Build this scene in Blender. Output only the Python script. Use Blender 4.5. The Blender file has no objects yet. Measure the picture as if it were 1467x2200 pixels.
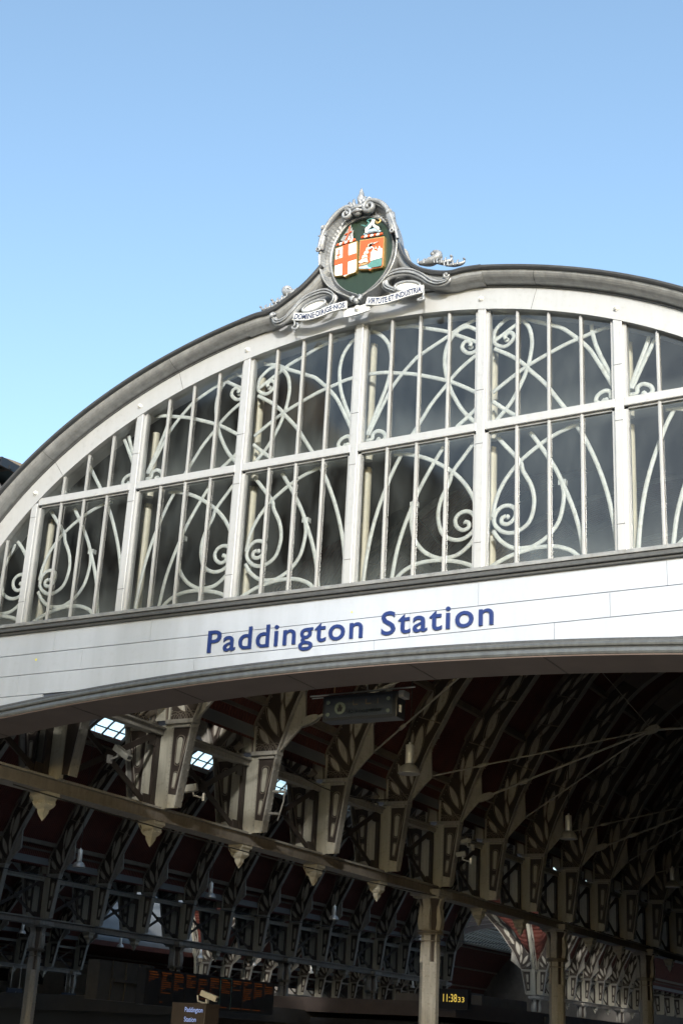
import bpy, math, random
from mathutils import Vector, Matrix
random.seed(7)
R = math.radians
# ------------------------------------------------------------------ camera, sky, sun, exposure
SC = bpy.context.scene
C = SC.collection
cam_d = bpy.data.cameras.new('camera'); cam = bpy.data.objects.new('camera', cam_d); C.objects.link(cam)
cam_d.sensor_fit = 'VERTICAL'; cam_d.sensor_height = 36.0; cam_d.lens = 48.74; cam_d.clip_end = 3000
YAW, PITCH, ROLL = R(29.67), R(21.05), R(3.10)
fw = Vector((-math.sin(YAW)*math.cos(PITCH), math.cos(YAW)*math.cos(PITCH), math.sin(PITCH)))
rt = Vector((math.cos(YAW), math.sin(YAW), 0)); up = rt.cross(fw)
r2 = rt*math.cos(ROLL)+up*math.sin(ROLL); u2 = -rt*math.sin(ROLL)+up*math.cos(ROLL)
m = Matrix((r2, u2, -fw)).transposed().to_4x4(); m.translation = (0, 0, 1.65)
cam.matrix_world = m
SC.camera = cam
SUN_EL, SUN_AZ = 20.0, 24.0           # sun behind the camera, to the right
W = bpy.data.worlds.new('World'); SC.world = W; W.use_nodes = True
nt = W.node_tree; nt.nodes.clear()
sky = nt.nodes.new('ShaderNodeTexSky'); sky.sky_type = 'NISHITA'; sky.sun_disc = False
sky.sun_elevation = R(SUN_EL); sky.sun_rotation = R(180-SUN_AZ); sky.air_density = 1.0; sky.dust_density = 2.2; sky.ozone_density = 1.0
bg = nt.nodes.new('ShaderNodeBackground'); bg.inputs[1].default_value = 0.15
tn = nt.nodes.new('ShaderNodeMix'); tn.data_type = 'RGBA'; tn.blend_type = 'MULTIPLY'; tn.inputs[0].default_value = 1; tn.inputs[7].default_value = (1.07, 1.14, 1.10, 1)
wo = nt.nodes.new('ShaderNodeOutputWorld'); nt.links.new(sky.outputs[0], tn.inputs[6]); nt.links.new(tn.outputs[2], bg.inputs[0]); nt.links.new(bg.outputs[0], wo.inputs[0])
sd = bpy.data.lights.new('sun', 'SUN'); sd.energy = 2.0; sd.angle = R(2.2); sd.color = (1.0, 0.965, 0.91)
sun = bpy.data.objects.new('sun', sd); C.objects.link(sun)
sv = Vector((math.sin(R(SUN_AZ))*math.cos(R(SUN_EL)), -math.cos(R(SUN_AZ))*math.cos(R(SUN_EL)), math.sin(R(SUN_EL))))
sun.rotation_euler = sv.to_track_quat('Z', 'Y').to_euler(); sun.location = sv*60
vs = SC.view_settings; vs.view_transform = 'Standard'; vs.look = 'None'; vs.gamma = 1; vs.exposure = 1.08
SC.cycles.max_bounces = 8; SC.cycles.transparent_max_bounces = 16; SC.cycles.diffuse_bounces = 3; SC.cycles.caustics_reflective = False; SC.cycles.caustics_refractive = False
# ------------------------------------------------------------------ materials
def mat(name, col, rough=0.5, metal=0.0, var=0.0, scale=3.0, streak=False, bump=0.0, spec=0.5, emit=None, col2=None, dirt=0.0):
    M = bpy.data.materials.new(name); M.use_nodes = True
    n = M.node_tree; b = n.nodes['Principled BSDF']; L = n.links.new
    b.inputs['Base Color'].default_value = (*col, 1); b.inputs['Roughness'].default_value = rough
    b.inputs['Metallic'].default_value = metal; b.inputs['Specular IOR Level'].default_value = spec
    if emit: b.inputs['Emission Color'].default_value = (*emit[0], 1); b.inputs['Emission Strength'].default_value = emit[1]
    if var or bump or dirt:
        tc = n.nodes.new('ShaderNodeTexCoord'); mp = n.nodes.new('ShaderNodeMapping')
        L(tc.outputs['Object'], mp.inputs[0])
        if streak: mp.inputs['Scale'].default_value = (6, 6, 0.7)
        ns = n.nodes.new('ShaderNodeTexNoise'); ns.inputs['Scale'].default_value = scale; ns.inputs['Detail'].default_value = 7; ns.inputs['Roughness'].default_value = 0.62
        L(mp.outputs[0], ns.inputs['Vector'])
        cr = n.nodes.new('ShaderNodeValToRGB'); c2 = col2 or tuple(c*(1-var) for c in col)
        cr.color_ramp.elements[0].position = 0.32; cr.color_ramp.elements[0].color = (*c2, 1)
        cr.color_ramp.elements[1].position = 0.68; cr.color_ramp.elements[1].color = (*col, 1)
        L(ns.outputs[0], cr.inputs[0])
        last = cr.outputs[0]
        if dirt:
            n2 = n.nodes.new('ShaderNodeTexNoise'); n2.inputs['Scale'].default_value = 14; n2.inputs['Detail'].default_value = 9
            L(tc.outputs['Object'], n2.inputs['Vector'])
            r2_ = n.nodes.new('ShaderNodeValToRGB'); r2_.color_ramp.elements[0].position = 0.56; r2_.color_ramp.elements[0].color = (0, 0, 0, 1)
            r2_.color_ramp.elements[1].position = 0.74; r2_.color_ramp.elements[1].color = (dirt, dirt, dirt, 1)
            L(n2.outputs[0], r2_.inputs[0])
            mx = n.nodes.new('ShaderNodeMix'); mx.data_type = 'RGBA'; L(r2_.outputs[0], mx.inputs[0]); L(last, mx.inputs[6])
            mx.inputs[7].default_value = (col[0]*.35, col[1]*.28, col[2]*.2, 1); last = mx.outputs[2]
        L(last, b.inputs['Base Color'])
        if bump:
            bp = n.nodes.new('ShaderNodeBump'); bp.inputs['Strength'].default_value = bump; bp.inputs['Distance'].default_value = 0.02
            L(ns.outputs[0], bp.inputs['Height']); L(bp.outputs[0], b.inputs['Normal'])
    return M
MT = dict(
    frame=mat('painted frame', (.44, .455, .475), .36, .25, .07, 2.2, True, .03, dirt=.14),
    bar=mat('silver glazing bar', (.40, .41, .42), .35, .3, .15, 3, True),
    cornice=mat('grey cornice metal', (.34, .35, .36), .34, .4, .35, 1.3, True, .08, dirt=.3),
    dark_trim=mat('dark trim metal', (.10, .105, .11), .35, .3, .3, 3, True),
    lip=mat('cornice lip', (.085, .09, .10), .35, .3, .3, 3),
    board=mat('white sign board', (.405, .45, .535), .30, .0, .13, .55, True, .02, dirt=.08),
    moulding=mat('grey moulding', (.15, .16, .165), .33, .4, .35, 1.6, True, .06),
    soffit=mat('brown soffit', (.10, .075, .068), .6, 0, .25, 2.0),
    letter=mat('blue lettering', (.012, .030, .14), .35, 0, .12, 6),
    seam=mat('panel seam', (.08, .10, .16), .6),
    scroll=mat('white scroll iron', (.60, .64, .66), .5, 0, .25, 8, dirt=.35),
    post=mat('cream post', (.62, .59, .49), .5, 0, .2, 3),
    arms_grey=mat('grey cast ornament', (.36, .38, .41), .34, .25, .4, 7, False, .25),
    arms_back=mat('grey pediment sheet', (.40, .41, .42), .42, .2, .2, 2.5, True, .05, dirt=.25),
    green=mat('dark green panel', (.018, .038, .024), .4, 0, .3, 4, True),
    white=mat('white enamel', (.85, .85, .83), .35, 0, .08, 9),
    red=mat('orange red enamel', (.62, .105, .03), .4, 0, .15, 9),
    gold=mat('gilt edge', (.55, .38, .14), .35, .5, .3, 12),
    silver=mat('silver feather', (.45, .46, .46), .35, .4, .4, 14),
    sea=mat('sea green', (.10, .28, .27), .45, 0, .35, 14),
    skyblue=mat('pale blue enamel', (.42, .62, .78), .4, 0, .2, 12),
    tan=mat('tan enamel', (.45, .30, .15), .45, 0, .3, 12),
    navy=mat('navy lettering', (.02, .035, .10), .4),
    pale=mat('stone coloured iron paint', (.27, .258, .235), .5, 0, .28, 2.5, True, .1, dirt=.5),
    chord=mat('shaded girder paint', (.19, .17, .15), .5, 0, .35, 1.5, True, .1, dirt=.5),  # shade on the chord sides put into a darker tone
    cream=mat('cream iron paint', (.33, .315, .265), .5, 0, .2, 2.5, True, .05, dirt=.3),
    dark=mat('dark brown iron paint', (.032, .023, .019), .55, 0, .3, 4),
    leafp=mat('pale tracery paint', (.40, .38, .335), .5, 0, .3, 3, True, .05, dirt=.5),
    mid=mat('mid brown iron paint', (.16, .135, .11), .5, 0, .3, 4),
    crown=mat('brown rib plate', (.13, .105, .095), .6, 0, .25, 2),
    roofred=mat('red brown roof boards', (.085, .017, .011), .7, 0, .4, 2.5),
    roofout=mat('roof covering', (.16, .17, .18), .6, 0, .2, 1),
    asphalt=mat('asphalt', (.09, .088, .085), .85, 0, .3, 5, False, .2),
    floor=mat('station floor', (.36, .34, .31), .6, 0, .2, 2),
    brick=mat('brown brick', (.24, .17, .12), .8, 0, .3, 6),
    stone=mat('pale stone', (.45, .42, .36), .75, 0, .2, 2),
    blackwin=mat('window glass dark', (.02, .025, .03), .1),
    black=mat('black casing', (.015, .017, .022), .35),
    navybox=mat('navy casing', (.03, .04, .06), .3, 0, .3, 5),
    alu=mat('brushed aluminium', (.8, .81, .8), .3, .25, .3, 6, True),
    camwhite=mat('camera housing', (.40, .39, .35), .45, 0, .15, 6),
    steel=mat('dull steel', (.45, .44, .42), .35, .4, .2, 6),
    cable=mat('cable', (.02, .02, .02), .6),
    amber=mat('amber lamp text', (.1, .03, 0), .5, emit=((1, .25, .03), .03)),
    yellow=mat('yellow lamp text', (.2, .15, .02), .5, emit=((1, .75, .15), .28)),
    bluelit=mat('lit white blue text', (.2, .25, .4), .5, emit=((.55, .68, 1), .25)),
    faint=mat('unlit sign print', (.10, .13, .12), .5),
    faintred=mat('faint tan print', (.08, .065, .05), .5),
    leaf=mat('leaf', (.05, .09, .03), .6, 0, .4, 8),
    bark=mat('bark', (.08, .06, .045), .9),
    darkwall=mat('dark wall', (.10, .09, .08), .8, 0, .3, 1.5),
    tint=mat('roof glazing blue grey', (.12, .19, .23), .25, 0, .2, 3),
)
def glass_mat(name, tr, dirt, tint=(.86, .9, .9), ior=1.75):
    M = bpy.data.materials.new(name); M.use_nodes = True; n = M.node_tree; n.nodes.clear(); L = n.links.new
    out = n.nodes.new('ShaderNodeOutputMaterial')
    T = n.nodes.new('ShaderNodeBsdfTransparent'); T.inputs[0].default_value = (tr*tint[0], tr*tint[1], tr*tint[2], 1)
    G = n.nodes.new('ShaderNodeBsdfGlossy'); G.inputs['Roughness'].default_value = .06
    F = n.nodes.new('ShaderNodeFresnel'); F.inputs[0].default_value = ior
    # film of dust: stronger towards the lower edge and in streaks
    tc = n.nodes.new('ShaderNodeTexCoord'); mp = n.nodes.new('ShaderNodeMapping'); mp.inputs['Scale'].default_value = (2.2, 2.2, .8)
    L(tc.outputs['Object'], mp.inputs[0]); ns = n.nodes.new('ShaderNodeTexNoise'); ns.inputs['Scale'].default_value = 1.6; ns.inputs['Detail'].default_value = 3
    oi_ = n.nodes.new('ShaderNodeObjectInfo'); va_ = n.nodes.new('ShaderNodeVectorMath'); va_.operation = 'MULTIPLY_ADD'; L(oi_.outputs['Location'], va_.inputs[0]); va_.inputs[1].default_value = (.7, .7, .4); L(mp.outputs[0], va_.inputs[2])
    L(va_.outputs[0], ns.inputs['Vector'])
    sx = n.nodes.new('ShaderNodeSeparateXYZ'); L(tc.outputs['Generated'], sx.inputs[0])
    mr = n.nodes.new('ShaderNodeFloatCurve') if False else n.nodes.new('ShaderNodeValToRGB')
    e = mr.color_ramp.elements; e[0].position = 0.0; e[0].color = (1, 1, 1, 1); e[1].position = 1.0; e[1].color = (.75, .75, .75, 1)
    for p_, v_ in ((.10, .55), (.24, .05), (.90, .03)): q_ = e.new(p_); q_.color = (v_, v_, v_, 1)
    L(sx.outputs[2], mr.inputs[0])
    a = n.nodes.new('ShaderNodeMath'); a.operation = 'MULTIPLY'; pr_ = n.nodes.new('ShaderNodeMapRange'); pr_.inputs[1].default_value = .38; pr_.inputs[2].default_value = .78; L(ns.outputs[0], pr_.inputs[0]); L(pr_.outputs[0], a.inputs[0]); a.inputs[1].default_value = dirt*1.1
    bq = n.nodes.new('ShaderNodeMath'); bq.operation = 'MULTIPLY_ADD'; L(mr.outputs[0], bq.inputs[0]); bq.inputs[1].default_value = dirt*1.7; L(a.outputs[0], bq.inputs[2])
    n3 = n.nodes.new('ShaderNodeTexNoise'); n3.inputs['Scale'].default_value = 45; L(tc.outputs['Object'], n3.inputs['Vector'])
    c3 = n.nodes.new('ShaderNodeMath'); c3.operation = 'GREATER_THAN'; L(n3.outputs[0], c3.inputs[0]); c3.inputs[1].default_value = .745
    d3 = n.nodes.new('ShaderNodeMath'); d3.operation = 'MULTIPLY_ADD'; L(c3.outputs[0], d3.inputs[0]); d3.inputs[1].default_value = dirt*2; L(bq.outputs[0], d3.inputs[2])
    D = n.nodes.new('ShaderNodeBsdfDiffuse'); D.inputs[0].default_value = (.52, .60, .62, 1)
    m1 = n.nodes.new('ShaderNodeMixShader'); L(d3.outputs[0], m1.inputs[0]); L(T.outputs[0], m1.inputs[1]); L(D.outputs[0], m1.inputs[2])
    m2 = n.nodes.new('ShaderNodeMixShader'); L(F.outputs[0], m2.inputs[0]); L(m1.outputs[0], m2.inputs[1]); L(G.outputs[0], m2.inputs[2])
    L(m2.outputs[0], out.inputs[0]); return M
MT['glass'] = glass_mat('dusty window glass', .97, .048, (.96, .985, .98))
MT['roofglass'] = glass_mat('roof glass', 1.0, .008, (.99, .99, .99), 1.12)
# ribbed roof soffit
def ribbed(M, axis, scale):
    n = M.node_tree; L = n.links.new; b = n.nodes['Principled BSDF']
    tc = n.nodes.new('ShaderNodeTexCoord'); w = n.nodes.new('ShaderNodeTexWave'); w.bands_direction = axis; w.inputs['Scale'].default_value = scale
    L(tc.outputs['Object'], w.inputs[0]); bp = n.nodes.new('ShaderNodeBump'); bp.inputs['Strength'].default_value = .8; bp.inputs['Distance'].default_value = .03
    L(w.outputs[0], bp.inputs['Height']); L(bp.outputs[0], b.inputs['Normal'])
ribbed(MT['roofred'], 'Y', 3.0)
# ------------------------------------------------------------------ mesh helpers
def tag(o, label=None, cat=None, group=None, kind=None):
    if label: o['label'] = label
    if cat: o['category'] = cat
    if group: o['group'] = group
    if kind: o['kind'] = kind
    return o
def thing(name, label, cat, loc=(0, 0, 0), rz=0, group=None):
    o = bpy.data.objects.new(name, None); C.objects.link(o); o.location = loc; o.rotation_euler = (0, 0, rz); o.empty_display_size = .3
    return tag(o, label, cat, group)
def copy_tree(o, parent=None):
    c = o.copy(); C.objects.link(c)
    if parent: c.parent = parent
    for ch in o.children: copy_tree(ch, c)
    return c
def spline(pts, n=6, closed=False):
    P = [Vector(p) for p in pts]; N = len(P); out = []
    rng = range(N) if closed else range(N-1)
    for i in rng:
        if closed: a, b, c, d = P[(i-1) % N], P[i], P[(i+1) % N], P[(i+2) % N]
        else: a = P[i-1] if i else P[0]*2-P[1]; b = P[i]; c = P[i+1]; d = P[i+2] if i+2 < N else P[-1]*2-P[-2]
        for k in range(n):
            t = k/n; out.append(.5*((2*b)+(c-a)*t+(2*a-5*b+4*c-d)*t*t+(3*b-a-3*c+d)*t**3))
    if not closed: out.append(P[-1])
    return out
class MB:
    def __init__(s): s.v = []; s.f = []; s.sm = []
    def add(s, vs, fs, sm=False):
        o = len(s.v); s.v += [tuple(v) for v in vs]; s.f += [tuple(i+o for i in f) for f in fs]; s.sm += [sm]*len(fs); return s
    def box(s, a, b):
        x0, y0, z0 = a; x1, y1, z1 = b
        x0, x1 = sorted((x0, x1)); y0, y1 = sorted((y0, y1)); z0, z1 = sorted((z0, z1))
        return s.add([(x0,y0,z0),(x1,y0,z0),(x1,y1,z0),(x0,y1,z0),(x0,y0,z1),(x1,y0,z1),(x1,y1,z1),(x0,y1,z1)],
                     [(0,3,2,1),(4,5,6,7),(0,1,5,4),(1,2,6,5),(2,3,7,6),(3,0,4,7)])
    def beam(s, p, q, w, h, upv=(0, 0, 1)):      # box beam between two points
        p = Vector(p); q = Vector(q); d = (q-p).normalized(); u = Vector(upv); sd_ = d.cross(u)
        if sd_.length < 1e-4: sd_ = d.cross(Vector((1, 0, 0)))
        sd_.normalize(); u = sd_.cross(d); a = sd_*w/2; b = u*h/2
        vs = [p-a-b, p+a-b, p+a+b, p-a+b, q-a-b, q+a-b, q+a+b, q-a+b]
        return s.add(vs, [(0,1,2,3),(7,6,5,4),(0,4,5,1),(1,5,6,2),(2,6,7,3),(3,7,4,0)])
    def tube(s, pts, r, n=8, flat=1.0, cap=True, closed=False):
        P = [Vector(p) for p in pts]; N = len(P); rs = r if isinstance(r, (list, tuple)) else [r]*N
        if len(rs) != N: rs = [rs[min(len(rs)-1, int(i*(len(rs)-1)/(N-1)))]*(1-((i*(len(rs)-1)/(N-1)) % 1)) + rs[min(len(rs)-1, int(i*(len(rs)-1)/(N-1))+1)]*((i*(len(rs)-1)/(N-1)) % 1) for i in range(N)]
        ref = Vector((0, 1, 0)); vs = []; o = None
        for i in range(N):
            if closed: d = P[(i+1) % N]-P[i-1]
            else: d = (P[min(i+1, N-1)]-P[max(i-1, 0)])
            if d.length < 1e-9: d = Vector((0, 0, 1))
            d.normalize(); a = d.cross(ref)
            if a.length < .05: a = d.cross(Vector((1, 0, 0)))
            a.normalize(); b = a.cross(d)
            for k in range(n):
                t = 2*math.pi*k/n; vs.append(P[i]+a*math.cos(t)*rs[i]+b*math.sin(t)*rs[i]*flat)
        fs = []
        for i in range(N if closed else N-1):
            j = (i+1) % N
            for k in range(n): fs.append((i*n+k, i*n+(k+1) % n, j*n+(k+1) % n, j*n+k))
        s.add(vs, fs, True)
        if cap and not closed: s.add(vs[:n], [tuple(range(n))]); s.add(vs[-n:], [tuple(range(n))[::-1]])
        return s
    def lathe(s, prof, c=(0, 0, 0), n=16, axis='z', smooth=True, rot=0):
        vs = []
        for r, h in prof:
            for k in range(n):
                t = 2*math.pi*(k+.5)/n+rot; x, y = r*math.cos(t), r*math.sin(t)
                if axis == 'z': vs.append((c[0]+x, c[1]+y, c[2]+h))
                elif axis == 'y': vs.append((c[0]+x, c[1]+h, c[2]+y))
                else: vs.append((c[0]+h, c[1]+x, c[2]+y))
        fs = [(i*n+k, i*n+(k+1) % n, (i+1)*n+(k+1) % n, (i+1)*n+k) for i in range(len(prof)-1) for k in range(n)]
        s.add(vs, fs, smooth)
        s.add(vs[:n], [tuple(range(n))]); s.add(vs[-n:], [tuple(range(n))]); return s
    def prism(s, pts, y0, y1, inset=0.0):        # outline in xz, thickness in y (y0 = front)
        n = len(pts); cx = sum(p[0] for p in pts)/n; cz = sum(p[1] for p in pts)/n
        F = pts
        if inset:
            F = []
            for i in range(n):
                a, b, c = pts[i-1], pts[i], pts[(i+1) % n]
                d = Vector((c[0]-a[0], c[1]-a[1])); d.normalize() if d.length else None
                nn = Vector((-d.y, d.x))
                F.append((b[0]+nn.x*inset, b[1]+nn.y*inset))
            ar = sum(pts[i-1][0]*pts[i][1]-pts[i][0]*pts[i-1][1] for i in range(n))
            if ar < 0: F = [(2*b[0]-f[0], 2*b[1]-f[1]) for b, f in zip(pts, F)]
        ym = y0 + (y1-y0)*.35 if inset else y0
        vs = [(x, y0, z) for x, z in F]+[(x, ym, z) for x, z in pts]+[(x, y1, z) for x, z in pts]
        fs = [tuple(range(n)), tuple(range(2*n, 3*n))[::-1]]
        for i in range(n):
            j = (i+1) % n
            if inset: fs.append((i, i+n, j+n, j))
            fs.append((i+n, i+2*n, j+2*n, j+n))
        return s.add(vs, fs)
    def strip(s, A, B_, y0, y1):                  # closed band between two xz polylines of equal length
        n = len(A); vs = [(x, y0, z) for x, z in A]+[(x, y0, z) for x, z in B_]+[(x, y1, z) for x, z in A]+[(x, y1, z) for x, z in B_]
        fs = []
        for i in range(n-1):
            fs += [(i, i+1, n+i+1, n+i), (2*n+i, 3*n+i, 3*n+i+1, 2*n+i+1), (i, 2*n+i, 2*n+i+1, i+1), (n+i, n+i+1, 3*n+i+1, 3*n+i)]
        fs += [(0, n, 3*n, 2*n), (n-1, 3*n-1, 4*n-1, 2*n-1)]
        return s.add(vs, fs)
    def dome(s, c, d, r, h=None):                 # rivet
        c = Vector(c); d = Vector(d).normalized(); a = d.orthogonal().normalized(); b = a.cross(d); h = h or r*.7
        vs = []
        for k in range(6):
            t = k*math.pi/3; vs.append(c+a*math.cos(t)*r+b*math.sin(t)*r)
        for k in range(6):
            t = k*math.pi/3; vs.append(c+(a*math.cos(t)+b*math.sin(t))*r*.6+d*h)
        return s.add(vs, [(k, (k+1) % 6, 6+(k+1) % 6, 6+k) for k in range(6)]+[(6, 7, 8, 9, 10, 11)], True)
    def mirror_x(s, off=0.0):
        o = MB(); o.v = [(off*2-x, y, z) for x, y, z in s.v]; o.f = [tuple(reversed(f)) for f in s.f]; o.sm = list(s.sm); return o
    def join(s, o): return s.add(o.v, o.f) if False else s._join(o)
    def _join(s, o):
        k = len(s.v); s.v += o.v; s.f += [tuple(i+k for i in f) for f in o.f]; s.sm += o.sm; return s
    def build(s, name, m_, parent=None, loc=None, bevel=0.0):
        me = bpy.data.meshes.new(name); me.from_pydata(s.v, [], s.f); me.update()
        me.polygons.foreach_set('use_smooth', s.sm)
        me.materials.append(MT[m_] if isinstance(m_, str) else m_)
        import bmesh
        bm = bmesh.new(); bm.from_mesh(me); bmesh.ops.recalc_face_normals(bm, faces=bm.faces); bm.to_mesh(me); bm.free()
        o = bpy.data.objects.new(name, me); C.objects.link(o)
        if parent: o.parent = parent
        if loc: o.location = loc
        if bevel:
            bv = o.modifiers.new('bevel', 'BEVEL'); bv.width = bevel; bv.segments = 2; bv.limit_method = 'ANGLE'
        return o
def text_geo(s_, size=1.0, ext=.02, off=0.0, spacing=1.0, width=None, align='LEFT', bev=0.0):
    cu = bpy.data.curves.new('t', 'FONT'); cu.body = s_; cu.size = size; cu.extrude = ext; cu.offset = off; cu.space_character = spacing; cu.align_x = align
    cu.resolution_u = 4
    ob = bpy.data.objects.new('t', cu); C.objects.link(ob); dg = bpy.context.evaluated_depsgraph_get(); dg.update()
    me = bpy.data.meshes.new_from_object(ob.evaluated_get(dg)); v = [tuple(x.co) for x in me.vertices]; f = [tuple(p.vertices) for p in me.polygons]
    bpy.data.objects.remove(ob); bpy.data.meshes.remove(me); bpy.data.curves.remove(cu)
    x0 = min(a[0] for a in v); x1 = max(a[0] for a in v)
    if width:
        k = width/(x1-x0); v = [((a[0]-x0)*k, a[1], a[2]) for a in v]
    return v, f
def text_on(name, s_, size, parent, m_, fn, ext=.01, off=0.0, width=None, spacing=1.0):
    v, f = text_geo(s_, size, ext, off, spacing, width); b = MB(); b.add([fn(*a) for a in v], f); return b.build(name, m_, parent)
# ------------------------------------------------------------------ setting: ground
B = 1.885; X0 = -8.572; Y0 = 15.302; ZS = 7.377; TR = 1.976       # bay width, facade centre, plane, sill height, transom above the sill
XA, XB, XC, XD = -15.731, -36.438, -64.3, -85.0; YR = 18.109; SP = 3.05
g = MB(); g.add([(-400, -400, 0), (400, -400, 0), (400, 400, 0), (-400, 400, 0)], [(0, 1, 2, 3)]); tag(g.build('road', 'asphalt'), kind='structure')
g = MB(); g.box((-60, 3.5, -.1), (40, 16.2, .13)); tag(g.build('bounce_pavement', mat('concrete paving', (.34, .32, .28), .8, 0, .2, 3)), kind='structure')  # out of view, added pale to bounce warm light into the shed
g = MB(); g.box((-90, 16.2, -.2), (6, 150, .12)); tag(g.build('platform_floor', 'floor'), kind='structure')
# ------------------------------------------------------------------ the arched facade
EA, EB, EC = 7.163, 5.09, -1.1876
def ez(x, off=0.0):                     # height of the glazing arch above the sill
    t = 1-(x/(EA+off))**2
    return EC+(EB+off)*math.sqrt(t) if t > 0 else EC
def arch(n=96, a0=0.0, a1=math.pi):
    out = []
    for i in range(n+1):
        t = a1+(a0-a1)*i/n; p = Vector((EA*math.cos(t), EC+EB*math.sin(t))); nn = Vector((math.cos(t)/EA, math.sin(t)/EB)).normalized(); out.append((p, nn))
    return out
FAC = thing('station_facade', 'pale grey arched glazed station front with white name board below its windows', 'station facade', (X0, Y0, 0))
def sweep(prof, name, m_, par=FAC, a0=0.0, a1=math.pi, n=96, smooth=True, closed=True):
    # prof: (normal offset, depth towards the street)
    A = arch(n, a0, a1); b = MB(); k = len(prof); vs = []
    for p, nn in A:
        for o, d in prof: q = p+nn*o; vs.append((q.x, -d, ZS+q.y))
    fs = []
    for i in range(n):
        for j in range(k if closed else k-1):
            j2 = (j+1) % k; fs.append((i*k+j, i*k+j2, (i+1)*k+j2, (i+1)*k+j))
    b.add(vs, fs, False); b.add(vs[:k], [tuple(range(k))]); b.add(vs[-k:], [tuple(range(k))])
    o = b.build(name, m_, par)
    return o
sweep([(0.0, .03), (.315, .03), (.315, -.3), (.0, -.3)], 'arch_band', 'frame')
sweep([(.317, .045), (.345, .045), (.345, -.3), (.317, -.3)], 'arch_bead', 'dark_trim')
cv_ = [(.347, .05)]+[(.347+.125*(1-math.cos(t*math.pi/2/7)), .05+.20*math.sin(t*math.pi/2/7)) for t in range(1, 8)]
GL, GR = math.acos(-1.74/EA), math.acos(1.86/EA)
for a_, c_ in ((0.0, GR), (GL, math.pi)):
    sweep(cv_+[(.472, -.3), (.347, -.3)], 'cornice', 'cornice', a0=a_, a1=c_, n=48)
    sweep([(.474, .262), (.484, .30), (.494, .31), (.516, .315), (.528, .30), (.528, -.3), (.474, -.3)], 'cornice_lip', 'lip', a0=a_, a1=c_, n=48)
# joints across the band and the cornice
j = MB()
for x in (-5.15, -3.0, 2.6, 4.9, 5.9):
    t = math.acos(x/EA); p = Vector((EA*math.cos(t), EC+EB*math.sin(t))); nn = Vector((math.cos(t)/EA, math.sin(t)/EB)).normalized()
    a = p+nn*.005; c = p+nn*.31
    j.beam((a.x, -.032, ZS+a.y), (c.x, -.032, ZS+c.y), .004, .006, (0, 1, 0))
    for o0, d0, o1, d1 in [(cv_[i][0], cv_[i][1], cv_[i+1][0], cv_[i+1][1]) for i in range(7)]:
        a = p+nn*o0; c = p+nn*o1; j.beam((a.x, -d0-.003, ZS+a.y), (c.x, -d1-.003, ZS+c.y), .005, .006, (0, 1, 0))
j.build('panel_joint', 'dark_trim', FAC)
# bolts on the band
for x in (-5.663, -3.787, -1.89, 1.873, 3.762, 5.65):
    t = math.acos(x/(EA+.15)); z = ZS+EC+(EB+.15)*math.sin(t)
    b = MB(); b.lathe([(.045, 0), (.045, -.012)], (x, -.03, z), 6, 'y', False); b.lathe([(.030, -.012), (.030, -.03), (.02, -.034)], (x, -.03, z), 12, 'y', False)
    b.lathe([(.014, -.034), (.012, -.05)], (x, -.03, z), 8, 'y', False)
    b.build('bolt', 'alu', FAC)
# mullions, transoms, glazing bars, panes
MW, TH = .118, .118
for i in range(-3, 4):
    x = i*B; zt = ez(x)+.02
    b = MB(); b.box((x-MW/2, -.02, ZS-.02), (x+MW/2, .12, ZS+zt))
    b.build('mullion', 'frame', FAC, bevel=.008)
    e = MB()
    for s_ in (-1, 1):
        for za, zb in ((.0, TR-TH/2), (TR+TH/2, ez(x+s_*.12)+.02)):
            e.box((x+s_*(MW/2), .03, ZS+za), (x+s_*(MW/2+.045), .12, ZS+zb))
    e.build('mullion_bead', 'bar', FAC)
    sj = MB()
    for z in (.34, 1.72, 2.5): sj.box((x-MW/2-.001, -.0225, ZS+z), (x+MW/2+.001, -.018, ZS+z+.007))
    sj.build('mullion_joint', 'dark_trim', FAC)
for i in range(-4, 4):
    xa, xb = i*B, (i+1)*B
    lim = 7.163*math.sqrt(1-((TR-EC)/EB)**2)
    ta, tb = max(xa+MW/2, -lim), min(xb-MW/2, lim)
    if tb > ta:
        b = MB(); b.box((ta, -.012, ZS+TR-TH/2), (tb, .12, ZS+TR+TH/2)); b.build('transom', 'frame', FAC, bevel=.008)
        b = MB(); b.box((ta, .03, ZS+TR-TH/2-.03), (tb, .12, ZS+TR-TH/2-.001)); b.build('transom_bead', 'cornice', FAC)
    for row in (0, 1):
        z0 = 0 if row == 0 else TR+TH/2; z1 = TR-TH/2 if row == 0 else 99
        w = (B-MW)/4
        for k in range(4):
            pa = xa+MW/2+k*w; pb = pa+w
            # glazing bar on the right of this pane
            if k < 3:
                zt = min(z1, ez(pb)+.01)
                if zt > z0+.05:
                    b = MB(); b.box((pb-.021, .022, ZS+z0), (pb+.021, .050, ZS+zt)); b.box((pb-.007, .006, ZS+z0), (pb+.007, .023, ZS+zt)); b.build('glazing_bar', 'bar', FAC)
            n = 5; top = []
            for q in range(n+1):
                x = pa+(pb-pa)*q/n; top.append((x, min(z1, ez(x)+.03)))
            if max(t[1] for t in top) < z0+.03: continue
            top = [(x, z) for x, z in top if z > z0+.01]
            xl = top[0][0] if top[0][0] > pa+.01 else pa; xr = top[-1][0] if top[-1][0] < pb-.01 else pb
            ol = [(xl, z0), (xr, z0)]+top[::-1]
            if len(top) < 2: continue
            cx = (xl+xr)/2; cz = z0
            b = MB(); b.add([(x-cx, 0, z-cz) for x, z in ol], [tuple(range(len(ol)))])
            o = b.build('window_pane', 'glass', FAC, (cx, .056, ZS+cz)); o.rotation_euler = (R(random.uniform(-.22, .22)), 0, R(random.uniform(-.7, .7)))
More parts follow.
